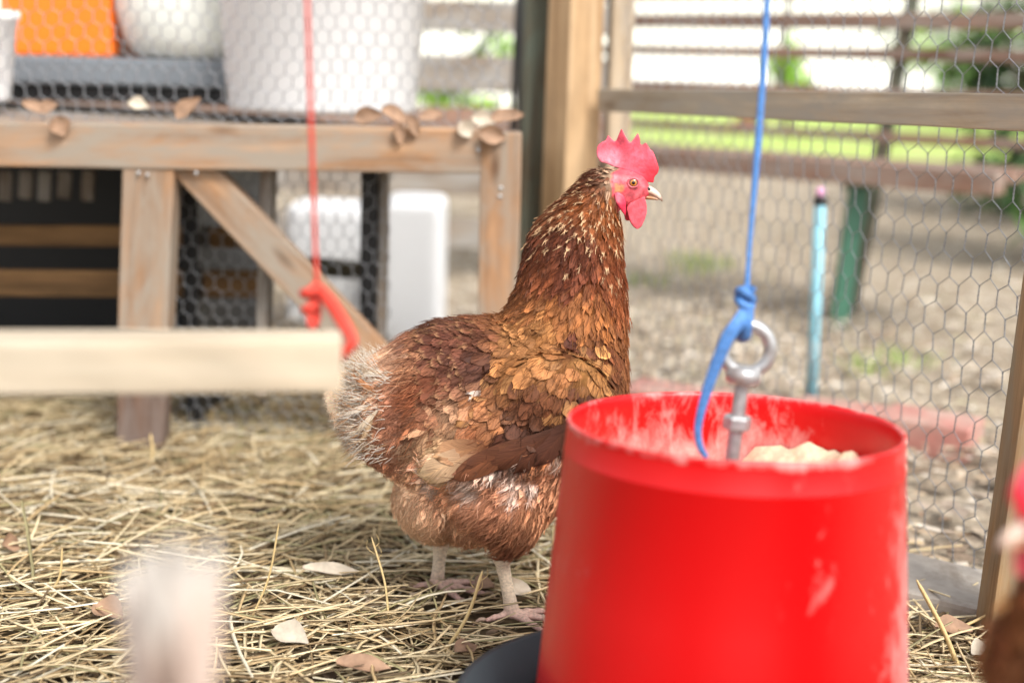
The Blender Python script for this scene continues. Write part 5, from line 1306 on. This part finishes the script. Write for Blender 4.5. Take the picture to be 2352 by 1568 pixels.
def leg_mesh(top, foot, toes, hind, name):
    """top/foot hen-local; toes = list of end points (x,y) relative to the foot on the ground"""
    bm = bmesh.new()
    tp, ft = Vector(top), Vector(foot)
    ax = (ft - tp)
    S = []
    for t, r in ((-0.18, .0085), (0, .0082), (.12, .0066), (.4, .0060), (.7, .0062), (.9, .0072), (1.0, .0080), (1.06, .0068)):
        c = tp + ax * t; S.append((c, (r, 0, 0), (0, r * 0.92, 0)))
    loft(bm, S, 14, 2.0)
    for (dx, dy, ln, r0) in toes + [hind]:
        d = Vector((dx, dy, 0)).normalized(); s = Vector((-d.y, d.x, 0)); S = []
        for t, k, z in ((-0.08, 1.0, .012), (.1, 1.05, .0110), (.28, .82, .0100), (.36, .95, .0102), (.55, .72, .0088), (.64, .85, .0088), (.84, .6, .007), (.95, .55, .0065)):
            S.append((Vector((ft.x, ft.y, 0)) + d * (ln * t) + Vector((0, 0, z)), s * (r0 * k), Vector((0, 0, r0 * k * 0.85))))
        loft(bm, S, 10, 2.0)
    me = remesh(bm, .0011, 3, .5); V = mesh_np(me)
    nz = np.array([mnoise.noise((a[0] * 300, a[1] * 300, a[2] * 500)) for a in V])
    h = smooth(0.0, 0.03, V[:, 2])[:, None]
    c = lin((214, 168, 158)) * (1 - h) + lin((224, 204, 178)) * h
    c = c * (1 + 0.18 * nz[:, None]); c = np.where((nz > .25)[:, None], c * 0.72, c)
    set_col(me, c)
    cl = bmesh.new()
    claws = []
    for (dx, dy, ln, r0) in toes + [hind]:
        d = Vector((dx, dy, 0)).normalized(); a = Vector((ft.x, ft.y, 0)) + d * (ln * .94)
        claws.append([np.array(a + Vector((0, 0, .007))), np.array(a + d * .006 + Vector((0, 0, .0075))), np.array(a + d * .012 + Vector((0, 0, .0025)))])
    return me, claws
xn, zn = hl(1152, 1285, .034); xn2 = hl(1172, 1425, .036)[0]
_p = P(1012, 1255, HY + .034); xf, zf = _p.x - HX0, _p.z
xf2 = P(1003, 1362, HY + .034).x - HX0
LEGN = leg_mesh((xn, -.034, zn), (xn2 + 0.002, -.036, 0.011), [(1, -.12, .050, .0048), (.9, .55, .042, .0045), (.75, -.75, .040, .0045)], (-1, -.25, .026, .0042), 'near')
LEGF = leg_mesh((xf, .034, zf), (xf2, .034, 0.011), [(1, -.25, .050, .0048), (.85, .45, .042, .0045), (.7, -.85, .040, .0045)], (-1, .1, .024, .0042), 'far')

def make_hen(name, label, loc, rz=0.0, deform=None, scale=1.0, extra_tail=False, simple=False):
    root = empty(name, loc, rz); root.scale = (scale,) * 3; tag(root, label, 'hen', 'brown hens in the pen')
    def dm(me):
        if deform is None: return me
        m2 = me.copy(); V = deform(mesh_np(m2)); m2.vertices.foreach_set('co', V.astype(np.float32).ravel()); m2.update(); return m2
    body = link('body', dm(HB), None, root)
    for nm, (V, F, C, U) in PL.items():
        V2 = deform(V) if deform else V
        o = quads(nm, V2, F, C, U, M['feather'], root); o['kind'] = 'stuff'
    def fl(nm, key, mat): return link(nm, dm(FL[key]), mat, root, True)
    fl('comb', 'comb', M['skin']); fl('wattle', 'wattle', M['skin']); fl('wattle', 'wattle2', M['skin'])
    fl('earlobe', 'lobe_n', M['skin']); fl('earlobe', 'lobe_f', M['skin'])
    bk = fl('beak', 'upper_beak', M['beak']); lb = fl('lower_mandible', 'lower_beak', M['beak']); lb.parent = bk
    x, z = hl(1452, 417)
    for s in (-1, 1):
        p = np.array([[x, s * 0.0122, z]]); p = deform(p) if deform else p
        bm = bmesh.new(); bmesh.ops.create_uvsphere(bm, u_segments=20, v_segments=14, radius=.0042)
        for v in bm.verts: v.co.y *= 0.62
        e = bm_obj('eye', bm, M['eye'], root, True); e.location = p[0]
        # lid ring
        bm = ring_bm(.0043, .0009, 0, 28, 8); V_ = [v for v in bm.verts]
        me = bpy.data.meshes.new('eyelid'); bm.to_mesh(me); bm.free(); set_col(me, np.tile(lin((216, 100, 110)), (len(me.vertices), 1)))
        l_ = link('eyelid', me, M['skin'], e, True); l_.location = (0, s * 0.0011, 0); l_.scale = (1.1, 1, 0.92)
    bx, bz = hl(1484, 437)
    for s in (-1, 1):
        bm = bmesh.new(); ell(bm, (0, 0, 0), (.0026, .0010, .0014), 2); n_o = bm_obj('nostril', bm, M['black'], bk, True)
        x_, z_ = hl(1487, 432); p = np.array([[x_, s * .0050, z_]]); p = deform(p) if deform else p; n_o.location = p[0]; n_o.rotation_euler = (0, R(25), 0)
    for me, claws in (LEGN, LEGF):
        lg_ = link('leg', dm(me), M['scale'], root, True)
        for c in claws:
            q = np.array(c); q = deform(q) if deform else q
            tube_obj('claw', q, [.0024, .0018, .0005], 10, 6, M['claw'], lg_)
    if extra_tail:
        rs = np.random.default_rng(5); pl = Pile()
        for j in range(46):
            f = (j * 7 % 46 + .5) / 46; a = R(58 + 34 * f); Ln = .122 + .012 * math.sin(f * 3.1); lat = rs.normal(0, .0034)
            P0 = np.array((-.085 + .012 * f, lat, .205)); D = np.array((-math.cos(a), 0.0, math.sin(a))); D /= np.linalg.norm(D)
            sg = -1 if j % 2 else 1
            cc = lin([(194, 190, 185), (185, 178, 170), (190, 184, 177)][j % 3]); c0 = lin((190, 136, 104))
            pl.add(feather_geo(P0[None], np.array([(0.0, sg, 0.0) if j % 3 else (math.sin(a), 0.0, math.cos(a))]), D[None], np.array([Ln]), np.array([.0145]), np.array([0.0]), np.array([.002]), c0[None], ((cc * 2 + c0) / 3)[None], cc[None], rs, np.array([0.0]), 0.1, 0.1))
        V, F, C, U = pl.data(); o = quads('tail_plumes', V, F, C, U, M['feather'], root); o['kind'] = 'stuff'; o['label'] = 'raised white tail plumes'
    return root
M['claw'] = plain('claw', L4(176, 150, 132), 0.4, 0, 0.15, 100, 0.1)
hen = make_hen('hen', 'brown hen with a pink comb standing side-on in the middle', (HX0, HY, 0))

# hunched hen at the right edge, facing left
ZN0, ZN1 = hl(1300, 740)[1], hl(1430, 500)[1]
def hunch(V):
    V = np.array(V, float).copy(); z = V[:, 2]; dz = ZN1 - ZN0; k = 0.12
    nz = np.where(z < ZN0, z, np.where(z < ZN1, ZN0 + (z - ZN0) * k, z - dz * (1 - k)))
    fw_ = smooth(ZN0 - 0.03, ZN1, z) * smooth(0.0, 0.02, V[:, 0] + 0.02)
    V[:, 2] = nz; V[:, 0] += -0.006 * fw_
    return V
bt = hunch(np.array([[hl(1522, 462)[0], 0, hl(1522, 462)[1]]]))[0]
sc3 = 0.95; tgt = G(2287, 1262, bt[2] * sc3); Yh = tgt.y; ang3 = R(180 + 8)
zoff = tgt.z - bt[2] * sc3
hx = tgt.x - math.cos(ang3) * bt[0] * sc3; hy_ = Yh - math.sin(ang3) * bt[0] * sc3
print('hen3 height offset', zoff)
hen3 = make_hen('hen', 'blurred hunched brown hen cut off by the right edge of the photo', (hx, hy_, 0), ang3, hunch, sc3)
# hen in the near left foreground, only its raised white tail in view
tt_ = P(395, 1300, 0.46)
a2 = R(283)
tipl = Vector((-.115, 0, .33)); 
hen2 = make_hen('hen', 'near hen of which only the blurred raised white tail shows', (tt_.x - (math.cos(a2) * tipl.x), tt_.y - math.sin(a2) * tipl.x, 0), a2, hunch, 1.0, True)
print('hen2', hen2.location[:], 'tail tip z wanted', tt_.z)
